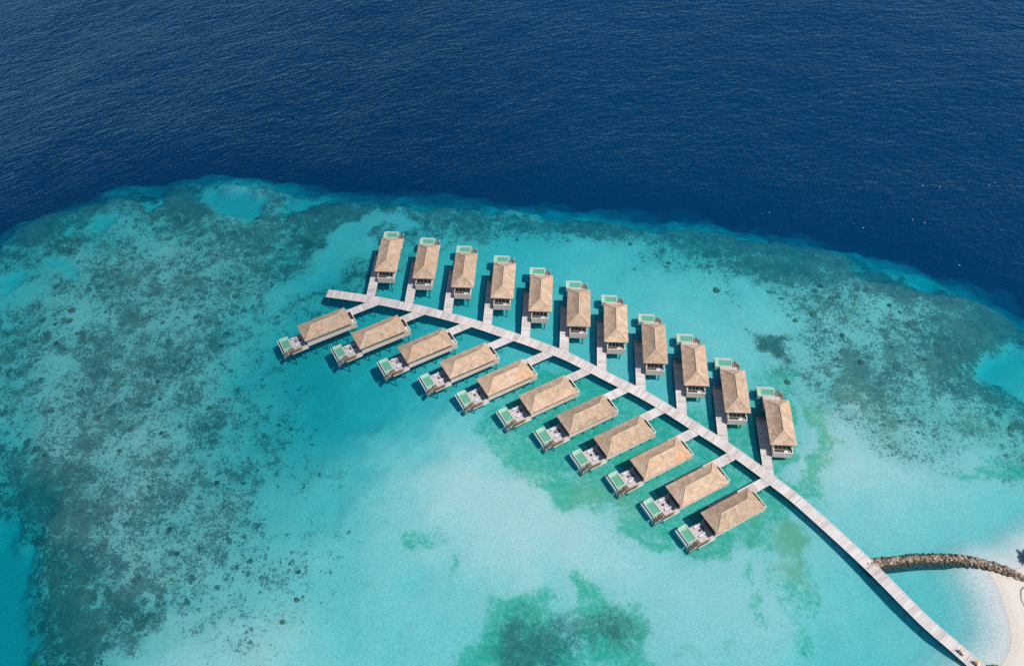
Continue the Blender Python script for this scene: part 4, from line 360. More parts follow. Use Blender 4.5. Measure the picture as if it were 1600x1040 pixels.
THATCH_A, THATCH_B = (.385, .268, .182), (.535, .385, .27)
THATCH_DARK, THATCH_PALE, THATCH_FRESH = (.13, .085, .06), (.72, .58, .45), (.55, .27, .10)

M = {}
M['planks'] = mat_planks()
M['thatch'] = mat_thatch()
M['ridge'] = mat_simple('ridge_thatch', (.58, .43, .29), .95, .25, 4)
M['wall'] = mat_simple('pale_timber_cladding', (.66, .535, .42), .8, .2, 2.5)
M['cap'] = mat_simple('bleached_timber', (.64, .58, .50), .75, .15, 3)
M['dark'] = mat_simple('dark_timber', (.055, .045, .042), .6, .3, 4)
M['lattice'] = mat_simple('brown_lattice_wood', (.34, .20, .10), .7, .25, 5)
M['glass'] = mat_simple('dark_window_glass', (.03, .04, .05), .08, .2, 1, .6)
M['white'] = mat_simple('white_enamel', (.78, .78, .77), .35, .04, 4)
M['fabric'] = mat_simple('white_cushion_fabric', (.56, .56, .60), .9, .06, 6)
M['frame'] = mat_simple('charcoal_frame', (.06, .06, .07), .5, .2, 6)
M['coping'] = mat_simple('pale_green_pool_coping', (.47, .55, .45), .6, .12, 3)
M['basin'] = mat_simple('pool_basin_render', (.50, .53, .46), .7, .12, 2)
M['poolwater'] = mat_simple('pool_water', (.105, .32, .215), .06, .08, 1.2, .5)
M['poolledge'] = mat_simple('pool_ledge_water', (.30, .48, .37), .06, .06, 1.2, .5)
M['pile'] = mat_simple('wet_timber_pile', (.10, .09, .075), .8, .35, 2)
M['stairwood'] = mat_simple('dark_stair_wood', (.16, .115, .085), .8, .4, 3)
M['bark'] = mat_simple('bark', (.22, .17, .13), .9, .3, 4)
M['drift'] = mat_simple('driftwood', (.30, .24, .20), .9, .3, 4)
M['leaf'] = mat_simple('palm_leaf', (.045, .09, .06), .6, .3, 1.5)
M['shrub'] = mat_simple('shrub_leaf', (.10, .20, .05), .6, .35, 1.5)
M['brass'] = mat_simple('trolley_metal', (.45, .36, .22), .35, .1, 6)
M['bag_orange'] = mat_simple('orange_canvas', (.62, .28, .09), .8, .15, 8)
M['bag_tan'] = mat_simple('tan_canvas', (.66, .46, .24), .8, .15, 8)
M['bag_white'] = mat_simple('white_canvas', (.80, .78, .74), .8, .08, 8)

# ------------------------------------------------------------------ numeric fields
def lattice_noise(x, y, cell, seed):
    rng = np.random.RandomState(seed)
    tab = rng.rand(256, 256)
    gx, gy = x / cell, y / cell
    i, j = np.floor(gx).astype(int), np.floor(gy).astype(int)
    a, b = gx - i, gy - j
    a, b = a * a * (3 - 2 * a), b * b * (3 - 2 * b)
    f = lambda p, q: tab[p & 255, q & 255]
    return (f(i, j) * (1 - a) + f(i + 1, j) * a) * (1 - b) + (f(i, j + 1) * (1 - a) + f(i + 1, j + 1) * a) * b - .5

def fractal(x, y, cell, seed, octs=4):
    s, amp = 0, 1.0
    for k in range(octs):
        s = s + lattice_noise(x + 17.3 * k, y - 9.1 * k, cell, seed + k) * amp
        cell, amp = cell * .5, amp * .55
    return s

def sdf(px, py, poly):
    """signed distance to a closed polygon, positive inside"""
    p = np.array(poly, float)
    best = np.full(px.shape, 1e18)
    inside = np.zeros(px.shape, bool)
    for k in range(len(p)):
        a, b = p[k], p[(k + 1) % len(p)]
        dx, dy = b - a
        t = np.clip(((px - a[0]) * dx + (py - a[1]) * dy) / max(dx * dx + dy * dy, 1e-9), 0, 1)
        d = (px - a[0] - t * dx) ** 2 + (py - a[1] - t * dy) ** 2
        best = np.minimum(best, d)
        if a[1] != b[1]:
            hit = ((a[1] > py) != (b[1] > py)) & (px < (b[0] - a[0]) * (py - a[1]) / (b[1] - a[1]) + a[0])
            inside ^= hit
    d = np.sqrt(best)
    return np.where(inside, d, -d)

def gridmap(table, x, y):
    g = np.array(table, float) / 10.0
    gx = np.clip((x - MX0) / MSTEP, 0, g.shape[1] - 1.001)
    gy = np.clip((y - MY0) / MSTEP, 0, g.shape[0] - 1.001)
    i, j = gx.astype(int), gy.astype(int)
    a, b = gx - i, gy - j
    return (g[j, i] * (1 - a) + g[j, i + 1] * a) * (1 - b) + (g[j + 1, i] * (1 - a) + g[j + 1, i + 1] * a) * b

def smooth(x, lo, hi):
    t = np.clip((x - lo) / (hi - lo), 0, 1)
    return t * t * (3 - 2 * t)

REEF = [(-900, -700), (-420, 60)] + [tuple(p) for p in EDGE] + [(330, 60), (600, -700)]
LAND = [tuple(p) for p in SHORE] + [(118, 40), (900, 40), (900, 160), (200, 150)]
PROFILE_S = [-400, -68, -48, -34, -23, -15, -9.5, -4, 1, 5.5, 10, 15]
PROFILE_D = [60, 58, 46, 34, 25, 19, 15.5, 12.5, 9.5, 6.5, 3.5, 1.0]

def fields(x, y):
    """depth (m) and bottom cover at world points"""
    wx = x + fractal(x, y, 14, 3) * 9
    wy = y + fractal(x, y, 14, 40) * 9
    s = sdf(x + fractal(x, y, 22, 61, 4) * 10, y + fractal(x, y, 18, 77, 4) * 10, REEF)
    prof = np.interp(s, PROFILE_S, PROFILE_D)
    lag = gridmap(DEPTHMAP, wx, wy)
    depth = np.maximum(prof, lag) + fractal(x, y, 9, 90, 4) * .35 * np.clip(lag / 3, .3, 1.5)
    raw = gridmap(CORALMAP, wx, wy) / 9.0
    raw = np.clip(raw + (fractal(x, y, 22, 131, 4) * .32 + fractal(x, y, 6, 151, 3) * .25) * smooth(raw, .08, .35), 0, 1)
    cover = {'coral': raw, 'grass': np.zeros_like(x), 'algae': np.zeros_like(x), 'weed': np.zeros_like(x)}
    bare_slope = 1 - smooth(depth, 4.5, 7.5) * smooth(x, -60, 0) * np.clip(.75 + fractal(x, y, 18, 211, 3) * 1.3, .1, 1)
    cover['coral'] = cover['coral'] * bare_slope
    crest = np.exp(-((s - 11) / 8.0) ** 2) * .22
    cover['coral'] = np.clip(cover['coral'] + crest * (cover['coral'] > .12), 0, 1)
    for kind, soft, amount, poly in PATCHES:
        q = np.array(poly)
        lo, hi = q.min(0) - 3 * soft - 8, q.max(0) + 3 * soft + 8
        m = (x > lo[0]) & (x < hi[0]) & (y > lo[1]) & (y < hi[1])
        if not m.any():
            continue
        mx, my = x[m], y[m]
        d = sdf(mx + fractal(mx, my, 10, 11, 5) * 8, my + fractal(mx, my, 10, 23, 5) * 8, poly)
        v = smooth(d, -soft, soft)
        if kind == 'pocket':
            depth[m] = depth[m] * (1 - v) + np.maximum(amount, depth[m]) * v
            cover['coral'][m] *= 1 - v
            cover['weed'][m] *= 1 - v
        elif kind == 'sand':
            for c in cover.values():
                c[m] *= 1 - v * amount
        else:
            cover[kind][m] = np.maximum(cover[kind][m], v * amount)
    land = sdf(x, y, LAND)
    shelf = np.interp(-land, [0, 4, 7.5, 11, 16, 24, 30, 50, 70], [.02, .30, .85, 1.8, 2.6, 2.8, 3, 6, 99])
    depth = np.where(land > 0, -np.interp(land, [0, 4, 12, 40], [0, .35, 1.1, 1.6]), np.minimum(depth, shelf))
    return depth, cover, s, land

def depth_at(x, y):
    return float(fields(np.array([float(x)]), np.array([float(y)]))[0][0])

def spaced(lo, hi, step, far):
    core = np.arange(lo, hi + step, step)
    ext, d, p = [], step, 0
    while p < far:
        d *= 1.35
        p += d
        ext.append(p)
    ext = np.array(ext)
    return np.concatenate([core[0] - ext[::-1], core, core[-1] + ext])

def sheet(name, xs, ys, zfun, mat, attrs=()):
    X, Y = np.meshgrid(xs, ys)
    x, y = X.ravel(), Y.ravel()
    z, at = zfun(x, y)
    nx, ny = len(xs), len(ys)
    me = bpy.data.meshes.new(name)
    me.vertices.add(nx * ny)
    me.vertices.foreach_set('co', np.stack([x, y, z], 1).astype(np.float32).ravel())
    i = (np.arange(ny - 1)[:, None] * nx + np.arange(nx - 1)[None]).ravel()
    q = np.stack([i, i + 1, i + nx + 1, i + nx], 1).astype(np.int32)
    me.loops.add(q.size)
    me.loops.foreach_set('vertex_index', q.ravel())
    me.polygons.add(len(q))
    me.polygons.foreach_set('loop_start', np.arange(0, q.size, 4, dtype=np.int32))
    me.polygons.foreach_set('use_smooth', np.ones(len(q), bool))
    me.update(calc_edges=True)
    for k, v in at.items():
        me.attributes.new(k, 'FLOAT', 'POINT').data.foreach_set('value', v.astype(np.float32))
    me.materials.append(mat)
    o = bpy.data.objects.new(name, me)
    C.objects.link(o)
    return o

# ------------------------------------------------------------------ seabed
def mat_seabed():
    k = NT('reef_floor')
    c = k.coord()
    # sand with rubble; the fine mottling also paints in caustic ripples of light
    fine = k.noise(c, 1.9, 4, .85)
    broad = k.noise(c, .07, 4, .55)
    sand = k.mix(k.step(fine, .30, .70), SAND_A, SAND_B)
    sand = k.mix(k.math('MULTIPLY', k.step(broad, .5, .75), .3), sand, SAND_C)
    # living coral and rubble: separate heads of two sizes over speckled rubble
    patch = k.noise(c, .24, 7, .74)
    speck = k.noise(c, 1.35, 4, .82)
    blend = k.math('ADD', k.math('MULTIPLY', patch, .5), k.math('MULTIPLY', speck, .5))
    cov = k.attr('coral')
    bend = k.n('ShaderNodeVectorMath', operation='ADD')
    wob = k.n('ShaderNodeTexNoise')
    k.link(c, wob.inputs['Vector'])
    wob.inputs['Scale'].default_value = 1.1
    wob.inputs['Detail'].default_value = 4
    wsc = k.n('ShaderNodeVectorMath', operation='SCALE')
    k.link(wob.outputs['Color'], wsc.inputs[0])
    wsc.inputs['Scale'].default_value = 3.2
    k.link(c, bend.inputs[0])
    k.link(wsc.outputs[0], bend.inputs[1])
    def heads(scale, rough, reach):
        vo = k.n('ShaderNodeTexVoronoi', voronoi_dimensions='2D')
        k.link(bend.outputs[0], vo.inputs['Vector'])
        vo.inputs['Scale'].default_value = scale
        sp = k.n('ShaderNodeSeparateColor')
        k.link(vo.outputs['Color'], sp.inputs[0])
        size = k.math('MULTIPLY', k.math('SUBTRACT', k.math('MULTIPLY', cov, reach), sp.outputs[0]), .75)
        edge = k.math('SUBTRACT', k.math('ADD', k.math('MINIMUM', size, .46), k.math('MULTIPLY', k.math('SUBTRACT', speck, .5), rough)), vo.outputs['Distance'])
        return k.step(edge, -.04, .10), sp.outputs[1]
    h1, r1 = heads(.26, 1.1, 1.0)
    h2, r2 = heads(.70, .9, 1.15)
    thr = k.math('MULTIPLY_ADD', cov, -.22, .638)
    rub = k.step(k.math('SUBTRACT', blend, thr), -.045, .055)
    cm = k.math('MAXIMUM', k.math('MULTIPLY', h1, .9), k.math('MAXIMUM', k.math('MULTIPLY', h2, .8), k.math('MULTIPLY', rub, .85)))
    cm = k.math('MULTIPLY', cm, k.step(cov, .02, .16))
    hue = k.noise(c, .11, 3, .6)
    hue2 = k.noise(c, .5, 3, .7)
    ccol = k.mix(k.step(hue, .40, .62), (.055, .05, .038), (.15, .10, .075))
    ccol = k.mix(k.math('MULTIPLY', k.step(r1, .60, .90), .5), ccol, (.24, .185, .11))
    ccol = k.mix(k.math('MULTIPLY', k.step(r2, .45, .15), .6), ccol, (.035, .035, .03))
    ccol = k.mix(k.math('MULTIPLY', k.step(speck, .47, .36), .75), ccol, (.27, .25, .22))
    # soft algal film over the sand between the corals
    film = k.math('MULTIPLY', cov, .58, clamp=True)
    floor = k.mix(film, sand, (.36, .31, .26))
    col = k.mix(k.math('MULTIPLY', cm, .92), floor, ccol)
    # sea grass, green
    gn = k.math('ADD', k.math('MULTIPLY', k.noise(c, .15, 6, .7), .38), k.math('MULTIPLY', k.noise(c, .8, 5, .85), .62))
    g = k.attr('grass')
    gm = k.step(k.math('SUBTRACT', gn, k.math('MULTIPLY_ADD', g, -.34, .685)), -.08, .10)
    gm = k.math('MULTIPLY', gm, k.step(g, .05, .35))
    gcol = k.mix(k.step(hue2, .4, .65), GRASS_A, GRASS_B)
    col = k.mix(k.math('MULTIPLY', gm, .86), col, gcol)
    # tawny algae
    a = k.attr('algae')
    am = k.math('MULTIPLY', k.step(k.math('ADD', gn, k.math('MULTIPLY', a, .25)), .50, .72), a)
    col = k.mix(am, col, ALGAE)
    # dark weed
    w = k.attr('weed')
    wm = k.math('MULTIPLY', k.step(k.math('ADD', blend, k.math('MULTIPLY', w, .30)), .52, .74), k.step(w, .03, .3))
    col = k.mix(k.math('MULTIPLY', wm, .9), col, WEED)
    # dry beach and the wet line where the water ends
    sep = k.n('ShaderNodeSeparateXYZ')
    k.link(c, sep.inputs[0])
    col = k.mix(k.math('MULTIPLY', k.step(sep.outputs[2], .05, .30), .75), col, (.60, .525, .45))
    wet = k.math('MULTIPLY', k.step(sep.outputs[2], .28, .10), k.step(sep.outputs[2], -.10, .0))
    col = k.mix(k.math('MULTIPLY', wet, .45), col, (.50, .43, .34))
    # the drop-off: floor colour turns dark blue with depth
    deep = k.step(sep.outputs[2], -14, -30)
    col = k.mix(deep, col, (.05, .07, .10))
    h = k.math('ADD', k.math('MULTIPLY', cm, .8), k.math('MULTIPLY', fine, .25))
    return k.principled(col, .95, k.bump(h, .6, .35), .05)

SAND_A, SAND_B, SAND_C = (.46, .425, .385), (.70, .655, .605), (.55, .51, .46)  # contrast of the first two tones carries the painted caustic mottling
GRASS_A, GRASS_B = (.045, .35, .21), (.17, .42, .26)
ALGAE, WEED = (.33, .36, .19), (.10, .115, .085)
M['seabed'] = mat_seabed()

def seabed_z(x, y):
    d, cov, s, land = fields(x, y)
    return -d, cov

xs = spaced(-290, 290, .9, 2600)
ys = spaced(60, 330, .8, 2600)
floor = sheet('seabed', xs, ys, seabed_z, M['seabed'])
floor['kind'] = 'structure'

# ------------------------------------------------------------------ sea water: a closed body with real absorption
def mat_water():
    k = NT('sea_water')
    c = k.coord()
    chop = k.attr('chop')
    # wind waves: crests run roughly along x, turned and bent a little
    warp = k.n('ShaderNodeVectorMath', operation='ADD')
    wob = k.n('ShaderNodeTexNoise')
    k.link(c, wob.inputs['Vector'])
    wob.inputs['Scale'].default_value = .02
    ws = k.n('ShaderNodeVectorMath', operation='SCALE')
    k.link(wob.outputs['Color'], ws.inputs[0])
    ws.inputs['Scale'].default_value = 14
    k.link(c, warp.inputs[0])
    k.link(ws.outputs[0], warp.inputs[1])
    v = warp.outputs[0]
    sep = k.n('ShaderNodeSeparateXYZ')
    k.link(v, sep.inputs[0])
    px, py = sep.outputs[0], sep.outputs[1]
    bend = k.math('MULTIPLY', px, k.math('MULTIPLY_ADD', px, -.0007, .30))
    com = k.n('ShaderNodeCombineXYZ')
    k.link(px, com.inputs[0])
    k.link(k.math('SUBTRACT', py, bend), com.inputs[1])
    v = com.outputs[0]
    n1 = k.noise(k.scaled(v, (.05, .11, 1)), 1, 2, .5)
    n2 = k.noise(k.scaled(v, (.22, .42, 1)), 1, 4, .62)
    n3 = k.noise(k.scaled(v, (.7, 1.15, 1)), 1, 3, .65)
    h = k.math('ADD', k.math('MULTIPLY', n1, WAVE[0]), k.math('ADD', k.math('MULTIPLY', n2, WAVE[1]), k.math('MULTIPLY', n3, WAVE[2])))
    h = k.math('MULTIPLY', h, chop)
    nrm = k.bump(h, 1.0, 1.0)
    fr = k.n('ShaderNodeFresnel')
    fr.inputs['IOR'].default_value = 1.33
    k.link(nrm, fr.inputs['Normal'])
    gl = k.n('ShaderNodeBsdfGlossy')
    gl.inputs['Roughness'].default_value = .07
    gl.inputs['Color'].default_value = (.24, .54, 1, 1)
    k.link(nrm, gl.inputs['Normal'])
    tr = k.n('ShaderNodeBsdfTransparent')
    df = k.n('ShaderNodeBsdfDiffuse')
    sea_open = k.attr('open')
    k.link(k.mix(sea_open, UPWELL_LAGOON, UPWELL_OPEN), df.inputs['Color'])
    k.link(nrm, df.inputs['Normal'])
    body = k.n('ShaderNodeMixShader')
    k.link(k.math('MULTIPLY_ADD', sea_open, .065, .085), body.inputs[0])
    k.link(tr.outputs[0], body.inputs[1])
    k.link(df.outputs[0], body.inputs[2])
    top = k.n('ShaderNodeMixShader')
    k.link(fr.outputs[0], top.inputs[0])
    k.link(body.outputs[0], top.inputs[1])
    k.link(gl.outputs[0], top.inputs[2])
    k.link(top.outputs[0], k.out.inputs['Surface'])
    ab = k.n('ShaderNodeVolumeAbsorption')
    ab.inputs['Color'].default_value = tuple(1 - a / ABSORB[0] for a in ABSORB) + (1,)
    ab.inputs['Density'].default_value = ABSORB[0]
    k.link(ab.outputs[0], k.out.inputs['Volume'])
    return k.m

ABSORB = (.285, .0455, .0345)
UPWELL_LAGOON, UPWELL_OPEN = (.0, .27, .43), (.0, .16, .46)
WAVE = (.9, 1.05, .10)
M['water'] = mat_water()
wx = np.concatenate([[-2500, -1200, -600], np.arange(-300, 301, 12), [600, 1200, 2500]]).astype(float)
wy = np.concatenate([[-2300, -1000, -400], np.arange(40, 421, 10), [600, 900, 1400, 2500]]).astype(float)

def water_top(x, y):
    s = sdf(x, y, REEF)
    chop = .34 + .66 * smooth(-s, -25, 30)
    return np.zeros_like(x), {'chop': chop, 'open': smooth(-s, -38, 0)}

sea = sheet('sea', wx, wy, water_top, M['water'])
sea['kind'] = 'structure'
bm = bmesh.new()
bm.from_mesh(sea.data)
ret = bmesh.ops.extrude_edge_only(bm, edges=[e for e in bm.edges if e.is_boundary])
low = [g for g in ret['geom'] if isinstance(g, bmesh.types.BMVert)]
for q in low:
    q.co.z = -75
bmesh.ops.contextual_create(bm, geom=[e for e in bm.edges if e.is_boundary])
bmesh.ops.recalc_face_normals(bm, faces=bm.faces)
bm.to_mesh(sea.data)
bm.free()

# ------------------------------------------------------------------ jetty
def along(path):
    p = [Vector((a, b)) for a, b in path]
    # Catmull-Rom through the surveyed points
    out = []
    for i in range(len(p) - 1):
        a, b, c, d = p[max(i - 1, 0)], p[i], p[i + 1], p[min(i + 2, len(p) - 1)]
        for k in range(12):
            t = k / 12
            out.append(.5 * ((2 * b) + (c - a) * t + (2 * a - 5 * b + 4 * c - d) * t * t + (3 * b - a - 3 * c + d) * t ** 3))
    out.append(p[-1])
    cum = [0]
    for i in range(1, len(out)):
        cum.append(cum[-1] + (out[i] - out[i - 1]).length)
    def at(s):
        s = min(max(s, 0), cum[-1])
        for i in range(1, len(cum)):
            if cum[i] >= s:
                break
        t = (s - cum[i - 1]) / max(cum[i] - cum[i - 1], 1e-6)
        d = (out[i] - out[i - 1]).normalized()
        return out[i - 1].lerp(out[i], t), d
    return at, cum[-1], out

JETTY_Z, JETTY_W = .85, 3.5
jat, jlen, jpts = along(JETTY)

def boards(mb, at, s0, s1, half, z, step=.34, panel=1.5):
    n = int((s1 - s0) / step)
    tone = .5
    left = 0
    for k in range(n):
        if left <= 0:
            tone = random.choice((.4, .5, .6, .7, .8, .9))
            left = random.uniform(.5, 1.3) * panel
        left -= step
        a, d = at(s0 + k * step + .012)
        b, e = at(s0 + (k + 1) * step - .012)
        nl, nr = Vector((-d.y, d.x)) * half, Vector((-e.y, e.x)) * half
        w = random.uniform(-.03, .03)
        q = [a - nl * (1 + w / half), b - nr * (1 + w / half), b + nr, a + nl]
        t = min(1, max(0, tone + random.uniform(-.45, .30)))
        mb.add([(p.x, p.y, z - .07) for p in q] + [(p.x, p.y, z) for p in q],
               [(3, 2, 1, 0), (4, 5, 6, 7), (0, 1, 5, 4), (1, 2, 6, 5), (2, 3, 7, 6), (3, 0, 4, 7)], t)

def rail_line(mb, at, s0, s1, off, z0, z1, w, step=2.5):
    s = s0
    while s < s1 - .01:
        e = min(s + step, s1)
        a, d = at(s)
        b, g = at(e)
        for o in (off,):
            na, nb = Vector((-d.y, d.x)), Vector((-g.y, g.x))
            q = [a + na * (o - w / 2), b + nb * (o - w / 2), b + nb * (o + w / 2), a + na * (o + w / 2)]
            mb.add([(p.x, p.y, z0) for p in q] + [(p.x, p.y, z1) for p in q],
                   [(3, 2, 1, 0), (4, 5, 6, 7), (0, 1, 5, 4), (1, 2, 6, 5), (2, 3, 7, 6), (3, 0, 4, 7)], .9)
        s = e

jetty = thing('jetty', 'long curved grey plank jetty on piles running from the reef to the beach', 'jetty', (JETTY[0][0], JETTY[0][1], 0))
def adopt(o, parent):
    o.parent = parent
    o.matrix_parent_inverse = Matrix.Translation(-Vector(parent.location))
    return o
mb = MB(); boards(mb, jat, 0, jlen, JETTY_W / 2, JETTY_Z)
adopt(mb.build('deck', M['planks']), jetty)
for side in (-1, 1):
    mb = MB(); rail_line(mb, jat, 0, jlen, side * (JETTY_W / 2 - .10), JETTY_Z + .004, JETTY_Z + .09, .16)
    adopt(mb.build('kerb', M['cap']), jetty)
    mb = MB(); rail_line(mb, jat, .1, jlen, side * (JETTY_W / 2 - .35), JETTY_Z - .42, JETTY_Z - .075, .18)
    adopt(mb.build('beam', M['pile']), jetty)
for k in range(49):
    s = .6 + k * (jlen - 1.2) / 48
    a, d = jat(s)
    for side in (-1, 1):
        p = a + Vector((-d.y, d.x)) * side * (JETTY_W / 2 - .35)
        mb = MB(); mb.tube((p.x, p.y, -depth_at(p.x, p.y) - .5), (p.x, p.y, JETTY_Z - .43), .17)
        adopt(mb.build('pile', M['pile']), jetty)

# ------------------------------------------------------------------ villas
EAVE, RIDGE, HX, HY, RX = 5.6, 7.95, 8.385, 3.937, 4.45
ORD = ['first', 'second', 'third', 'fourth', 'fifth', 'sixth', 'seventh', 'eighth', 'ninth', 'tenth', 'eleventh']

def bumpy(p, amp=.07):
    v = Vector((p[0] * .9, p[1] * .9, p[2] * .9))
    return mnoise.noise(v) * amp + mnoise.noise(v * 3.1) * amp * .6

def roof_mesh(m):
    mb = MB(m)
    P = {'a': (-HX, -HY, EAVE), 'b': (HX, -HY, EAVE), 'c': (HX, HY, EAVE), 'd': (-HX, HY, EAVE), 'r': (-RX, 0, RIDGE), 's': (RX, 0, RIDGE)}
    def slope(e0, e1, t0, t1, nu, nv):
        e0, e1, t0, t1 = (Vector(P[q]) for q in (e0, e1, t0, t1))
        idx, verts = {}, []
        for j in range(nv + 1):
            v = j / nv
            for i in range(nu + 1):
                u = i / nu
                p = e0.lerp(e1, u).lerp(t0.lerp(t1, u), v)
                sag = -.16 * math.sin(math.pi * v)
                z = p.z + sag * (1 if 0 < v < 1 else 0) + (bumpy(p) if v > 0 else bumpy(p, .05))
                idx[i, j] = len(verts)
                verts.append((p.x, p.y, z))
        fc = [(idx[i, j], idx[i + 1, j], idx[i + 1, j + 1], idx[i, j + 1]) for j in range(nv) for i in range(nu)]
        mb.add(verts, fc)
        # thick cut edge of the thatch at the eave
        edge, low = [verts[idx[i, 0]] for i in range(nu + 1)], []
        for i in range(nu + 1):
            low.append((edge[i][0] * .992, edge[i][1] * .985, EAVE - .26 + mnoise.noise(Vector((edge[i][0] * 2, edge[i][1] * 2, 3))) * .06))
        k = len(edge)
        mb.add(low + edge, [(i, i + 1, k + i + 1, k + i) for i in range(k - 1)])
    slope('a', 'b', 'r', 's', 42, 12)
    slope('b', 'c', 's', 's', 20, 12)
    slope('c', 'd', 's', 'r', 42, 12)
    slope('d', 'a', 'r', 'r', 20, 12)
    mb.add([(-HX * .985, -HY * .97, EAVE - .25), (HX * .985, -HY * .97, EAVE - .25), (HX * .985, HY * .97, EAVE - .25), (-HX * .985, HY * .97, EAVE - .25)], [(3, 2, 1, 0)])
    return mb

def ridge_mesh(m):
    mb = MB(m)
    mb.tube((-RX - .1, 0, RIDGE + .02), (RX + .1, 0, RIDGE + .02), .13, n=7)
    for sx, sy in ((-1, -1), (-1, 1), (1, -1), (1, 1)):
        mb.tube((sx * RX, 0, RIDGE), (sx * (HX - .15), sy * (HY - .15), EAVE + .06), .09, .07, n=6)
    return mb

def make_villa(m):
    """local x runs outward from the jetty, +y (times m) is the walkway side"""
    root = thing('water_villa', 'thatched water villa', 'villa')
    P = lambda: MB(m)
    roof = roof_mesh(m).build('roof', M['thatch'], root)
    ridge_mesh(m).build('ridge_cap', M['ridge'], roof)
    b = P()
    b.box(-8.0, 7.6, -2.75, 2.75, 1.40, 5.34)
    wall = b.build('wall', M['wall'], root)
    # cladding battens
    b = P()
    for z in (1.7, 2.3, 2.9, 3.5, 4.1, 4.7):
        b.box(-7.9, 7.5, -2.785, -2.753, z, z + .07)
        b.box(-7.9, 7.5, 2.753, 2.785, z, z + .07)
    b.build('batten', M['cap'], wall)
    # front window above the balcony
    b = P()
    for y in (-2.45, -1.15, .15, 1.35, 2.45):
        b.box(-8.07, -8.003, y - .05, y + .05, 2.9, 5.1)
    for z in (2.85, 5.05):
        b.box(-8.07, -8.003, -2.52, 2.52, z - .07, z + .07)
    win = b.build('window', M['cap'], root)
    b = P(); b.box(-8.03, -8.004, -2.45, 2.45, 2.9, 5.05)
    b.build('pane', M['glass'], win)
    # sliding doors to the deck
    b = P()
    for y in (-2.4, -.8, .8, 2.4):
        b.box(7.603, 7.68, y - .06, y + .06, 2.0, 4.9)
    b.box(7.603, 7.68, -2.46, 2.46, 4.84, 4.96)
    dr = b.build('sliding_door', M['dark'], root)
    b = P(); b.box(7.604, 7.64, -2.4, 2.4, 2.0, 4.84)
    b.build('pane', M['glass'], dr)
    # entrance on the walkway side
    b = P(); b.box(1.2, 2.3, 2.79, 2.85, 2.1, 4.3)
    d = b.build('door', M['lattice'], root)
    b = P(); b.tube((2.1, 2.86, 3.1), (2.1, 2.94, 3.1), .04)
    b.build('handle', M['frame'], d)
    # bathing balcony facing the jetty
    b = P()
    b.box(-9.95, -9.83, -2.85, 2.85, 1.45, 3.85)
    b.box(-9.83, -8.002, -2.85, -2.73, 1.45, 3.85)
    b.box(-9.83, -8.002, 2.73, 2.85, 1.45, 3.85)
    b.box(-9.83, -8.002, -2.73, 2.73, 2.35, 2.75)
    bal = b.build('balcony', M['wall'], root)
    b = P()
    b.box(-10.01, -9.77, -2.91, 2.91, 3.853, 3.93)
    b.box(-9.77, -8.01, -2.91, -2.67, 3.853, 3.93)
    b.box(-9.77, -8.01, 2.67, 2.91, 3.853, 3.93)
    b.build('cap_rail', M['cap'], bal)
    for y in (-2.7, 2.7):
        b = P(); b.box(-9.45, -9.31, y - .07, y + .07, 3.935, 5.2)
        b.build('post', M['cap'], bal)
    b = P()
    b.box(-9.80, -8.05, -2.7, 2.7, 2.755, 2.80)
    b.build('balcony_floor', M['dark'], bal)
    b = P()  # dark sheets inside the parapet stand in for the shade there
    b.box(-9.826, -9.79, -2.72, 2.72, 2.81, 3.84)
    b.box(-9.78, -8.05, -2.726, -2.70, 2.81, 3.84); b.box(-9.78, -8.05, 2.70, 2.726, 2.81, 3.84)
    b.build('shade_lining', M['dark'], bal)
    b = P()
    x0, x1, y0, y1 = -9.7, -8.85, -2.3, -.5
    b.box(x0, x1, y0, y1, 2.805, 2.9)
    b.box(x0, x0 + .1, y0, y1, 2.9, 3.55); b.box(x1 - .1, x1, y0, y1, 2.9, 3.55)
    b.box(x0 + .1, x1 - .1, y0, y0 + .1, 2.9, 3.55); b.box(x0 + .1, x1 - .1, y1 - .1, y1, 2.9, 3.55)
    b.build('bathtub', M['white'], bal)
    b = P(); b.box(-9.6, -8.9, .4, 2.2, 2.805, 3.3)
    b.build('bench', M['dark'], bal)
    # sun deck
    b = P()
    x, tone = 7.62, .5
    while x < 12.35:
        b.box(x, x + .235, -2.95, 2.95, 1.84, 1.92, min(1, max(0, random.gauss(.32, .2))))
        x += .25
    dk = b.build('deck', M['planks'], root)
    b = P()
    b.box(7.62, 10.0, -3.02, -2.953, .95, 1.95)
    b.build('fascia', M['wall'], dk)
    b = P()
    b.box(7.62, 12.35, 2.953, 3.02, .9, 1.80)
    b.build('fascia', M['wall'], dk)
    b = P(); b.box(7.7, 13.4, -3.16, -3.03, 1.0, 1.18)
    b.build('ledge', M['cap'], dk)
    # lattice balustrade
    b = P()
    ya = -3.0
    b.bar((9.7, ya, 2.85), (13.3, ya, 2.85), .09)
    b.bar((9.7, ya, 1.25), (13.3, ya, 1.25), .09)
    for k in range(5):
        b.bar((9.7 + k * .9, ya, 1.2), (9.7 + k * .9, ya, 2.9), .09)
    for k in range(12):
        xa = 9.7 + k * .3
        b.bar((xa, ya, 1.27), (min(xa + .6, 13.3), ya, 1.27 + 1.56 * min(.6, 13.3 - xa) / .6), .06, .05)
        b.bar((xa, ya - .012, 2.83), (min(xa + .6, 13.3), ya - .012, 2.83 - 1.56 * min(.6, 13.3 - xa) / .6), .06, .05)
    b.build('lattice_railing', M['lattice'], root)
    # plunge pool, raised on the walkway side, with an overflow channel
    b = P()
    b.box(12.4, 15.4, -.9, 4.4, .25, 1.0)
    b.box(12.4, 12.68, -.9, 4.4, 1.0, 1.98); b.box(15.2, 15.4, -.9, 4.4, 1.0, 1.86)
    b.box(12.68, 15.2, -.9, -.66, 1.0, 1.98); b.box(12.68, 15.2, 4.18, 4.4, 1.0, 1.98)
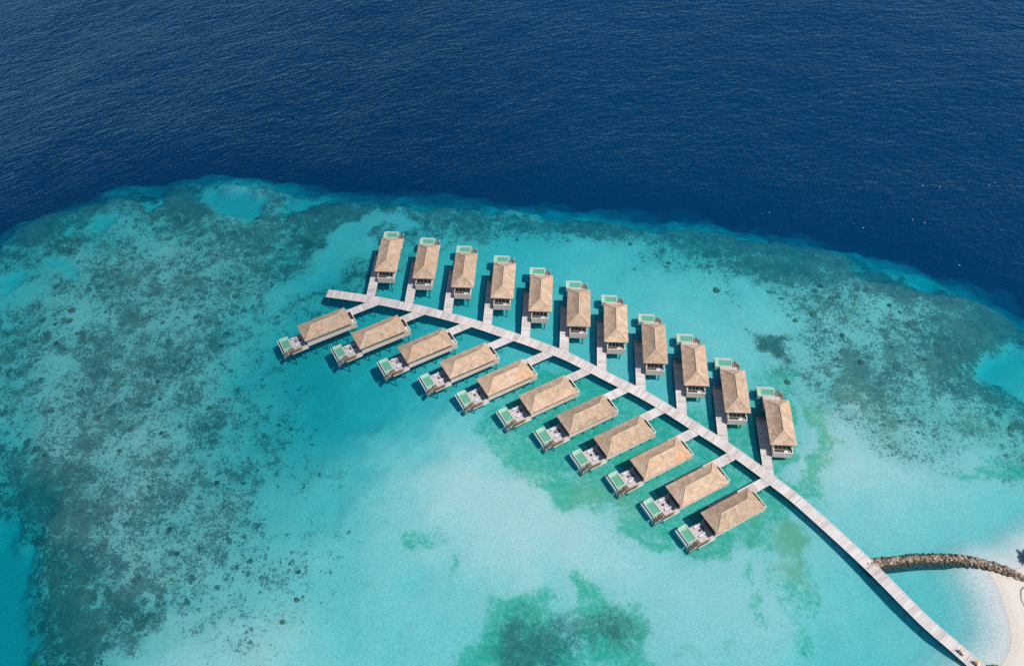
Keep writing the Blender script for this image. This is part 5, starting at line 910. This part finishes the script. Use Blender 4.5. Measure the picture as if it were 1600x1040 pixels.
    pool = b.build('pool', M['coping'], root)
    b = P(); b.box(12.682, 15.198, -.658, 3.2, 1.003, 1.74)
    b.build('pool_water', M['poolwater'], pool)
    b = P(); b.box(12.682, 15.198, 3.203, 4.178, 1.003, 1.745)
    b.build('pool_ledge', M['poolledge'], pool)
    b = P(); b.box(15.403, 15.9, -.9, 4.4, .25, .9)
    b.build('overflow_channel', M['dark'], pool)
    b = P(); b.box(15.903, 16.05, -.95, 4.45, .15, 1.62)
    b.build('overflow_rim', M['white'], pool)
    # stair down to the water
    b = P()
    b.box(12.4, 13.2, -2.95, -.95, 1.80, 1.91)
    for k in range(9):
        b.box(13.2 + k * .34, 13.2 + k * .34 + .32, -2.75, -1.35, 1.62 - k * .24, 1.70 - k * .24, .4 + .05 * (k % 3))
    b.bar((13.2, -2.80, 1.72), (16.2, -2.80, -.42), .07, .24)
    b.bar((13.2, -1.30, 1.72), (16.2, -1.30, -.42), .07, .24)
    st = b.build('stair', M['stairwood'], root)
    for y in (-2.80, -1.30):
        b = P()
        b.bar((13.2, y, 2.75), (15.9, y, 1.1), .09)
        for x, z in ((13.2, 1.75), (14.5, .85), (15.9, -.1)):
            b.bar((x, y, z), (x, y, z + 1.0 + (.25 if x > 15 else 0)), .13)
        b.build('handrail', M['cap'], st)
    # piles
    for x in (-9.2, -6.0, -2.2, 1.6, 5.4, 9.2):
        for y in (-1.6, 1.6):
            b = P(); b.tube((x, y, -6), (x, y, 1.39 if abs(x) < 8 else (2.34 if x < 0 else 1.5)), .17)
            b.build('pile', M['pile'], root)
    for x, y in ((12.9, 3.9), (15.0, 3.9), (12.9, -.4), (15.0, -.4), (12.9, -2.7)):
        b = P(); b.tube((x, y, -6), (x, y, .26 if y > -1 else 1.75), .17)
        b.build('pile', M['pile'], root)
    return root

def make_lounger(m):
    root = thing('sun_lounger', 'white cushioned sun lounger', 'sun lounger')
    b = MB(); b.box(-.95, .95, -.36, .36, .26, .32)
    b.build('frame', M['frame'], root)
    for x in (-.8, .8):
        for y in (-.3, .3):
            b = MB(); b.box(x - .04, x + .04, y - .04, y + .04, 0, .258)
            b.build('leg', M['frame'], root)
    b = MB(); b.box(-.40, .95, -.34, .34, .323, .43)
    b.build('mattress', M['fabric'], root)
    b = MB(); b.bar((-.42, 0, .40), (-1.0, 0, .80), .68, .10)
    b.build('backrest', M['fabric'], root)
    return root

def make_table():
    root = thing('side_table', 'dark side table', 'table')
    b = MB(); b.tube((0, 0, .42), (0, 0, .47), .36, n=14)
    b.build('tabletop', M['frame'], root)
    b = MB(); b.tube((0, 0, .02), (0, 0, .418), .05)
    b.build('pedestal', M['frame'], root)
    b = MB(); b.tube((0, 0, 0), (0, 0, .03), .24, n=12)
    b.build('base', M['frame'], root)
    return root

def make_chair():
    root = thing('deck_chair', 'dark deck chair', 'chair')
    b = MB(); b.box(-.32, .32, -.32, .32, .36, .43)
    b.build('seat', M['frame'], root)
    b = MB(); b.bar((-.30, 0, .44), (-.44, 0, .92), .62, .06)
    b.build('backrest', M['frame'], root)
    for x in (-.27, .27):
        for y in (-.27, .27):
            b = MB(); b.box(x - .035, x + .035, y - .035, y + .035, 0, .358)
            b.build('leg', M['frame'], root)
    return root

def line_hit(px, py, ux, uy):
    """distance along -u from (px,py) to the jetty axis"""
    best = None
    for i in range(len(jpts) - 1):
        a, b = jpts[i], jpts[i + 1]
        ex, ey = b.x - a.x, b.y - a.y
        det = -ux * -ey + -(-uy) * ex * -1 if False else (-ux) * (-ey) - (-uy) * (-ex)
        if abs(det) < 1e-9:
            continue
        rx, ry = a.x - px, a.y - py
        t = (rx * (-ey) - ry * (-ex)) / det
        s = ((-ux) * ry - (-uy) * rx) / det
        if -1e-6 <= s <= 1 + 1e-6 and t > 0 and (best is None or t < best):
            best = t
    return best

def walkway(x, y, ang, m, label, group, z=.74):
    u = Vector((math.cos(ang), math.sin(ang)))
    left = Vector((-u.y, u.x)) * m
    c = Vector((x, y)) + left * 4.52
    start = 3.5
    t = line_hit(c.x + u.x * start, c.y + u.y * start, u.x, u.y) or 20
    o = c + u * start
    w = thing('walkway', label, 'walkway', (o.x, o.y, 0), ang, group)
    at = lambda s: (Vector((-s, 0)), Vector((-1, 0)))
    mb = MB(); boards(mb, at, 0, t, 1.5, z, .34, 1.4)
    mb.build('deck', M['planks'], w)
    lo = t - 2.6
    for side in (-1, 1):
        mb = MB(); rail_line(mb, at, 0, lo, side * 1.42, z + .004, z + .10, .16, 4)
        mb.build('kerb', M['cap'], w)
        mb = MB(); rail_line(mb, at, 0, t - .5, side * 1.15, z - .40, z - .075, .16, 4)
        mb.build('beam', M['pile'], w)
    # brown entrance screen across the villa end
    mb = MB()
    for q in (-1.3, -.65, 0, .65, 1.3):
        mb.box(-.10, .02, q - .09, q + .09, z + .004, z + 1.15)
    mb.box(-.08, 0, -1.2, 1.2, z + .25, z + .40); mb.box(-.08, 0, -1.2, 1.2, z + .80, z + .95)
    mb.build('end_screen', M['lattice'], w)
    k = 0
    s = .8
    while s < t - 1.5:
        for side in (-1, 1):
            mb = MB(); mb.tube((-s, side * 1.15, -5), (-s, side * 1.15, z - .41), .13)
            mb.build('pile', M['pile'], w)
        s += 4.2
    return w

proto = {1: make_villa(1), -1: make_villa(-1)}
loungers, tables, chairs = [], [], []
lounger0, table0, chair0 = make_lounger(1), make_table(), make_chair()
used = set()
def first_or_copy(o):
    if o.name in used:
        return copy_tree(o)
    used.add(o.name)
    return o

for row, spots, ang, m in (('ocean', SEAWARD, SEAWARD_DIR, 1), ('lagoon', LAGOON, LAGOON_DIR, -1)):
    for i, (x, y) in enumerate(spots):
        if i == 0:
            where = "at the jetty's open tip"
        elif i == 10:
            where = 'nearest the beach'
        else:
            where = ORD[i] + " from the jetty's tip"
        v = first_or_copy(proto[m])
        v.location = (x, y, -.7)
        v.rotation_euler = (0, 0, ang)
        tag(v, 'thatched water villa on the %s side, %s' % (row, where), 'villa', 'thatched villas on the %s side of the jetty' % row)
        walkway(x, y, ang, m, 'plank walkway to the %s side villa %s' % (row, where), 'walkways from the jetty to the villas')
        if row == 'lagoon':
            u = Vector((math.cos(ang), math.sin(ang)))
            left = Vector((-u.y, u.x)) * m
            def put(o, du, dy, rz, label, cat, group):
                q = Vector((x, y)) + u * du + left * dy
                o.location = (q.x, q.y, 1.222)
                o.rotation_euler = (0, 0, ang + rz)
                tag(o, label, cat, group)
            j = random.uniform
            put(first_or_copy(lounger0), 10.5 + j(-.35, .35), 2.1 + j(-.15, .25), .12 * m + j(-.3, .3), 'white sun lounger at the deck edge of the lagoon villa ' + where, 'sun lounger', 'sun loungers on the villa decks')
            put(first_or_copy(lounger0), 10.3 + j(-.35, .45), -.7 + j(-.5, .2), -.10 * m + j(-.3, .3), 'white sun lounger beside lattice rail of the lagoon villa ' + where, 'sun lounger', 'sun loungers on the villa decks')
            put(first_or_copy(table0), 10.6 + j(-.5, .4), .75 + j(-.1, .1), 0, 'dark round table on deck of the lagoon villa ' + where, 'table', 'side tables on the villa decks')
            put(first_or_copy(chair0), 9.3 + j(-.2, .1), .7 + j(-.3, .3), j(-1, 1), 'dark deck chair on deck of the lagoon villa ' + where, 'chair', 'deck chairs on the villa decks')

# ------------------------------------------------------------------ coral heads
def lump(name, r, mat, seed, flat=.55, sub=3):
    bm = bmesh.new()
    bmesh.ops.create_icosphere(bm, subdivisions=sub, radius=1)
    off = Vector((seed * 3.7, seed * 1.3, seed * 5.1))
    for v in bm.verts:
        n = mnoise.noise(v.co * 1.2 + off) * .45 + mnoise.noise(v.co * 3.0 + off) * .28 + mnoise.noise(v.co * 6.5 + off) * .16
        v.co *= r * (1 + n)
        v.co.z *= flat
    me = bpy.data.meshes.new(name)
    bm.to_mesh(me)
    bm.free()
    me.materials.append(mat)
    return me

def mat_coral(name, a, b):
    k = NT(name)
    c = k.coord()
    n = k.noise(c, 1.3, 6, .75)
    return k.principled(k.mix(k.step(n, .35, .65), a, b), .95, k.bump(n, .8, .3), .05)
CORAL = {'dark': mat_coral('dark_coral', (.04, .05, .05), (.13, .13, .12)), 'brown': mat_coral('brown_coral', (.11, .08, .06), (.26, .19, .14)),
         'olive': mat_coral('olive_coral', (.09, .09, .05), (.22, .21, .12)), 'yellow': mat_coral('yellow_coral', (.18, .15, .03), (.42, .36, .10))}
for i, (kind, x, y, r) in enumerate(HEADS):
    me = lump('coral_head', max(.5, r * .62), CORAL[kind], i, .42)
    o = bpy.data.objects.new('coral_head', me)
    C.objects.link(o)
    o.location = (x, y, -depth_at(x, y) - .05)
    o.rotation_euler = (0, 0, i * 1.7)
    tag(o, {'dark': 'dark rounded coral head standing on the pale reef flat', 'brown': 'brown coral head standing on the reef flat', 'olive': 'olive green coral head on the reef flat',
            'yellow': 'small yellow coral head on the reef flat'}[kind], 'coral', kind + ' coral heads on the reef flat')

# ------------------------------------------------------------------ rock breakwater
def mat_rock():
    k = NT('breakwater_rock')
    c = k.coord()
    r = k.n('ShaderNodeObjectInfo').outputs['Random']
    n = k.noise(c, 1.8, 5, .7, w=k.math('MULTIPLY', r, 20.0))
    a = k.mix(r, (.17, .125, .085), (.45, .35, .27))
    a = k.mix(k.step(n, .5, .75), a, (.24, .19, .15))
    g = k.n('ShaderNodeNewGeometry')
    sep = k.n('ShaderNodeSeparateXYZ')
    k.link(g.outputs['Position'], sep.inputs[0])
    k_alg = k.step(k.math('ADD', sep.outputs[2], k.math('MULTIPLY', n, .5)), .82, .48)
    a = k.mix(k_alg, a, (.045, .05, .035))
    return k.principled(a, .9, k.bump(n, .6, .15), .15)
M['rock'] = mat_rock()
rat, rlen, rpts = along(ROCKS)
rock_meshes = [lump('boulder', 1.0, M['rock'], 50 + q, .8, 2) for q in range(8)]
bw_spots = []
rnd = random.Random(5)
for k in range(298):
    s = rnd.uniform(1.0, rlen - 1)
    a, d = rat(s)
    off = max(-1.35, min(1.35, rnd.gauss(0, .75)))
    p = a + Vector((-d.y, d.x)) * off
    crown = 1.05 - .5 * abs(off) ** 1.25
    o = bpy.data.objects.new('boulder', rock_meshes[k % 8])
    C.objects.link(o)
    sz = rnd.choice((.24, .3, .34, .4, .5))
    o.scale = (sz * rnd.uniform(.8, 1.2), sz * rnd.uniform(.8, 1.2), sz * rnd.uniform(.7, 1.0))
    o.location = (p.x, p.y, crown - .22 + rnd.uniform(-.1, .12))
    o.rotation_euler = (rnd.uniform(-.6, .6), rnd.uniform(-.6, .6), rnd.uniform(0, 6.28))
    tag(o, 'rough boulder among many in the curved rock breakwater by the beach', 'boulder', 'boulders of the curved breakwater')
# the packed rubble under and between them, too many to count
mb = MB()
for k in range(1300):
    s = rnd.uniform(.3, rlen)
    a, d = rat(s)
    off = rnd.uniform(-1.9, 1.9)
    p = a + Vector((-d.y, d.x)) * off
    crown = .9 - .55 * abs(off) ** 1.25
    r = rnd.uniform(.22, .42)
    bm = bmesh.new()
    bmesh.ops.create_icosphere(bm, subdivisions=1, radius=r)
    vs = [(p.x + v.co.x * rnd.uniform(.8, 1.25), p.y + v.co.y * rnd.uniform(.8, 1.25), crown - .3 + v.co.z * .9) for v in bm.verts]
    fs = [tuple(v.index for v in f.verts) for f in bm.faces]
    bm.free()
    mb.add(vs, fs)
s = 0.0
while s < rlen - .5:
    a, d = rat(s)
    b, e = rat(min(s + 1.5, rlen))
    prof = [(-2.3, -1.8), (-1.3, -.1), (0, .5), (1.3, -.1), (2.3, -1.8)]
    va = [(a.x - d.y * o, a.y + d.x * o, z) for o, z in prof]
    vb = [(b.x - e.y * o, b.y + e.x * o, z) for o, z in prof]
    mb.add(va + vb, [(i, i + 5, i + 6, i + 1) for i in range(4)])
    s += 1.5
rub = mb.build('rubble', M['rock'])
rub['kind'] = 'stuff'
tag(rub, 'packed small rubble filling the curved breakwater', 'rubble')

# ------------------------------------------------------------------ palm, shrub and driftwood at the edge of the beach
def palm(x, y, z0, h, lean, n, label, seed):
    r = random.Random(seed)
    root = thing('palm_tree', label, 'palm', (x, y, z0))
    mb = MB()
    prev = Vector((0, 0, -.3))
    for k in range(1, 9):
        t = k / 8
        p = Vector((lean[0] * t * t, lean[1] * t * t, h * t))
        mb.tube(prev, p, .20 - .09 * t + .02, .20 - .09 * t, 9)
        prev = p
    mb.build('trunk', M['bark'], root, True)
    mb = MB()
    top = prev
    for k in range(n):
        az = 2 * math.pi * k / n + r.uniform(-.2, .2)
        L = r.uniform(2.6, 3.6)
        rise = r.uniform(.1, .9)
        d = Vector((math.cos(az), math.sin(az), 0))
        side = Vector((-d.y, d.x, 0))
        pts = [top + d * L * t + Vector((0, 0, rise * t * 1.6 - 2.3 * t * t)) for t in [q / 10 for q in range(11)]]
        for q in range(10):
            mb.bar(pts[q], pts[q + 1], .05)
            for e in range(3):
                b = pts[q].lerp(pts[q + 1], e / 3)
                wl = .75 * math.sin(math.pi * min(1, (q + e / 3 + 1) / 11.5)) + .1
                for sg in (-1, 1):
                    tip = b + side * sg * wl + d * .30 + Vector((0, 0, -.28 * wl + r.uniform(-.08, .05)))
                    w2 = d * .055
                    mb.add([tuple(b - w2), tuple(b + w2), tuple(tip)], [(0, 1, 2)])
    mb.build('crown', M['leaf'], root)
    return root
palm(PLACES['palm'][0] + 4.4, PLACES['palm'][1] + .8, .4, 4.0, (-1.0, -.3), 15, 'dark green palm leaning over the water beside the rock breakwater', 3)

x, y = PLACES['bush']
root = thing('shrub', 'yellow green shrub on the beach beside the jetty', 'shrub', (x, y, -depth_at(x, y)))
r = random.Random(9)
mb = MB()
for k in range(5):
    az = k * 1.3
    mb.tube((0, 0, -.2), (math.cos(az) * .6, math.sin(az) * .6, 1.1), .06, .03, 6)
mb.build('stem', M['bark'], root)
mb = MB()
for k in range(900):
    v = Vector((r.gauss(0, 1), r.gauss(0, 1), r.gauss(0, 1))).normalized() * r.uniform(.5, 1) ** .5
    lob = 1 + .35 * mnoise.noise(v * 2.3)
    c = Vector((v.x * 1.7 * lob, v.y * 1.5 * lob, 1.2 + v.z * .95 * lob))
    a = Vector((r.gauss(0, 1), r.gauss(0, 1), r.gauss(0, .5))).normalized() * .17
    b = Vector((r.gauss(0, 1), r.gauss(0, 1), r.gauss(0, .5))).normalized() * .11
    mb.add([tuple(c - a), tuple(c + b), tuple(c + a), tuple(c - b)], [(0, 1, 2, 3)])
mb.build('crown', M['shrub'], root)

mb = MB()
pts = [PLACES['log1'], PLACES['log2'], PLACES['log3'], PLACES['log4']]
pts = [(p[0], p[1], -depth_at(*p) + .12) for p in pts]
for q in range(3):
    mb.tube(pts[q], pts[q + 1], .14 - .03 * q, .11 - .03 * q, 7)
mb.tube(pts[1], (pts[1][0] + .9, pts[1][1] + .5, pts[1][2] + .35), .07, .03, 6)
tag(mb.build('driftwood', M['drift']), 'curved brown driftwood branch lying on the white sand', 'driftwood')

# ------------------------------------------------------------------ luggage trolleys on the jetty
def trolley(x, y, rz, label):
    root = thing('luggage_trolley', label, 'trolley', (x, y, JETTY_Z + .004), rz, 'luggage trolleys on the jetty')
    b = MB(); b.box(-.75, .75, -.42, .42, .24, .31)
    b.build('platform', M['dark'], root)
    for qx in (-.6, .6):
        for qy in (-.34, .34):
            b = MB(); b.tube((qx, qy - .03, .11), (qx, qy + .03, .11), .11, n=12)
            b.build('wheel', M['frame'], root)
    b = MB()
    for qx in (-.7, .7):
        for qy in (-.37, .37):
            b.tube((qx, qy, .312), (qx, qy, 1.55), .025, n=6)
        b.tube((qx, -.37, 1.55), (qx, .37, 1.55), .025, n=6)
    b.tube((-.7, 0, 1.57), (.7, 0, 1.57), .025, n=6)
    b.build('hanging_frame', M['brass'], root)
    return root

def bag(x, y, z, rz, size, mat, label):
    bm = bmesh.new()
    bmesh.ops.create_cube(bm, size=1)
    for v in bm.verts:
        v.co = Vector((v.co.x * size[0], v.co.y * size[1], (v.co.z + .5) * size[2]))
    bmesh.ops.bevel(bm, geom=bm.edges[:], offset=.07, segments=3, affect='EDGES')
    me = bpy.data.meshes.new('suitcase')
    bm.to_mesh(me); bm.free()
    me.materials.append(mat)
    o = bpy.data.objects.new('suitcase', me)
    C.objects.link(o)
    o.location = (x, y, z); o.rotation_euler = (0, 0, rz)
    hb = MB(); hb.tube((-.12, 0, size[2] - .005), (-.12, 0, size[2] + .05), .015, n=6); hb.tube((.12, 0, size[2] - .005), (.12, 0, size[2] + .05), .015, n=6)
    hb.tube((-.13, 0, size[2] + .05), (.13, 0, size[2] + .05), .018, n=6)
    hb.build('handle', M['frame'], o)
    return tag(o, label, 'suitcase', 'bags on the luggage trolleys')

for key, which, mat, colour in (('cart1', 'farther from the beach', M['bag_tan'], 'tan'), ('cart2', 'nearer the beach', M['bag_orange'], 'orange')):
    x, y = PLACES[key]
    rz = math.radians(-52)
    trolley(x, y, rz, 'wheeled luggage trolley with %s bag on the jetty, %s' % (colour, which))
    ux, uy = math.cos(rz), math.sin(rz)
    z = JETTY_Z + .32
    bag(x - ux * .33, y - uy * .33, z, rz, (.62, .72, .85), mat, colour + ' bag standing on the luggage trolley ' + which)
    bag(x + ux * .36, y + uy * .36, z, rz + .1, (.55, .66, .6), M['bag_white'], 'white bag standing on the luggage trolley ' + which)

# ------------------------------------------------------------------ foam flecks on the open sea
mb = MB()
r = random.Random(21)
for k in range(34):
    x, y = r.uniform(90, 200), r.uniform(180, 270)
    if sdf(np.array([x]), np.array([y]), REEF)[0] > -1:
        continue
    for q in range(1):
        cx, cy = x + r.gauss(0, 1.0), y + r.gauss(0, .4)
        a, b = r.uniform(.12, .34), r.uniform(.08, .15)
        n = 7
        vs = [(cx + math.cos(6.283 * e / n) * a * r.uniform(.6, 1.2), cy + math.sin(6.283 * e / n) * b * r.uniform(.6, 1.2), .03) for e in range(n)]
        mb.add([(cx, cy, .10)] + vs, [(0, 1 + e, 1 + (e + 1) % n) for e in range(n)])
M['foam'] = mat_simple('sea_foam', (.80, .83, .84), .9, .05, 3)
fo = mb.build('foam', M['foam'])
fo['kind'] = 'stuff'
tag(fo, 'white foam flecks scattered on the deep blue sea', 'foam')

# ------------------------------------------------------------------ sky, sun, camera
SUN_TO = Vector((3.7, -2.05, 6.9)).normalized()
elev, azim = math.asin(SUN_TO.z), math.atan2(SUN_TO.x, SUN_TO.y)
w = bpy.data.worlds.new('World')
scene.world = w
w.use_nodes = True
nt = w.node_tree
nt.nodes.clear()
sky = nt.nodes.new('ShaderNodeTexSky')
sky.sky_type = 'NISHITA'
sky.sun_disc = False
sky.dust_density = .25
sky.ozone_density = 2.5
sky.air_density = 1.1
sky.sun_elevation = elev
sky.sun_rotation = azim
bg = nt.nodes.new('ShaderNodeBackground')
bg.inputs['Strength'].default_value = .09
ow = nt.nodes.new('ShaderNodeOutputWorld')
nt.links.new(sky.outputs[0], bg.inputs[0])
nt.links.new(bg.outputs[0], ow.inputs[0])
L = bpy.data.lights.new('sun', 'SUN')
L.energy = 4.2
L.angle = math.radians(.9)
L.color = (1, .955, .90)
lo = bpy.data.objects.new('sun', L)
C.objects.link(lo)
lo.rotation_euler = SUN_TO.to_track_quat('Z', 'Y').to_euler()

# thin cloud added out of view towards the sun, to dim the left reef
def mat_cloud():
    k = NT('dimming_cloud')
    c = k.coord()
    ln = k.n('ShaderNodeVectorMath', operation='LENGTH')
    flat = k.scaled(c, (1, 1, 0))
    k.link(flat, ln.inputs[0])
    n = k.noise(k.scaled(c, (1.6, 2.6, 0)), 1, 5, .6)
    body = k.step(k.math('ADD', ln.outputs['Value'], k.math('MULTIPLY', k.math('SUBTRACT', n, .5), .7)), 1.0, .62)
    a = k.math('MULTIPLY', body, CLOUD_VEIL)
    t = k.n('ShaderNodeBsdfTransparent')
    d = k.n('ShaderNodeBsdfTranslucent')
    d.inputs['Color'].default_value = (.9, .9, .92, 1)
    mx = k.n('ShaderNodeMixShader')
    k.link(a, mx.inputs[0])
    k.link(t.outputs[0], mx.inputs[1])
    k.link(d.outputs[0], mx.inputs[2])
    k.link(mx.outputs[0], k.out.inputs['Surface'])
    return k.m
CLOUD_VEIL = .15
bm = bmesh.new()
bmesh.ops.create_icosphere(bm, subdivisions=4, radius=1)
for v in bm.verts:
    v.co.z += mnoise.noise(v.co * 3) * .35
me = bpy.data.meshes.new('cloud')
bm.to_mesh(me); bm.free()
me.materials.append(mat_cloud())
cl = bpy.data.objects.new('cloud', me)
C.objects.link(cl)
up_h = 1100.0
cl.location = (-205 + SUN_TO.x / SUN_TO.z * up_h, 195 + SUN_TO.y / SUN_TO.z * up_h, up_h)
cl.scale = (195, 360, 22)
cl.rotation_euler = (0, 0, math.radians(-24))
cl['kind'] = 'stuff'
tag(cl, 'unseen thin cloud added high above the reef to dim the sun', 'cloud')

cam = bpy.data.cameras.new('camera')
cam.sensor_width = 36
cam.lens = 36 * 1400 / 1600
cam.clip_start, cam.clip_end = 1, 8000
co = bpy.data.objects.new('camera', cam)
C.objects.link(co)
th, ro = math.radians(49.6387), math.radians(.9386)
r0, u0, fw = Vector((1, 0, 0)), Vector((0, math.sin(th), math.cos(th))), Vector((0, math.cos(th), -math.sin(th)))
right = r0 * math.cos(ro) - u0 * math.sin(ro)
up = r0 * math.sin(ro) + u0 * math.cos(ro)
mt = Matrix((right, up, -fw)).transposed().to_4x4()
mt.translation = (0, 0, 229.9)
co.matrix_world = mt
scene.camera = co
scene.cycles.use_denoising = False
scene.cycles.sample_clamp_direct = 1.25
scene.cycles.sample_clamp_indirect = 2.0
scene.cycles.max_bounces = 8
scene.cycles.transparent_max_bounces = 10
vs = scene.view_settings
vs.view_transform = 'Standard'
vs.look = 'None'
vs.exposure = .25
vs.gamma = 1
vs.use_curve_mapping = False
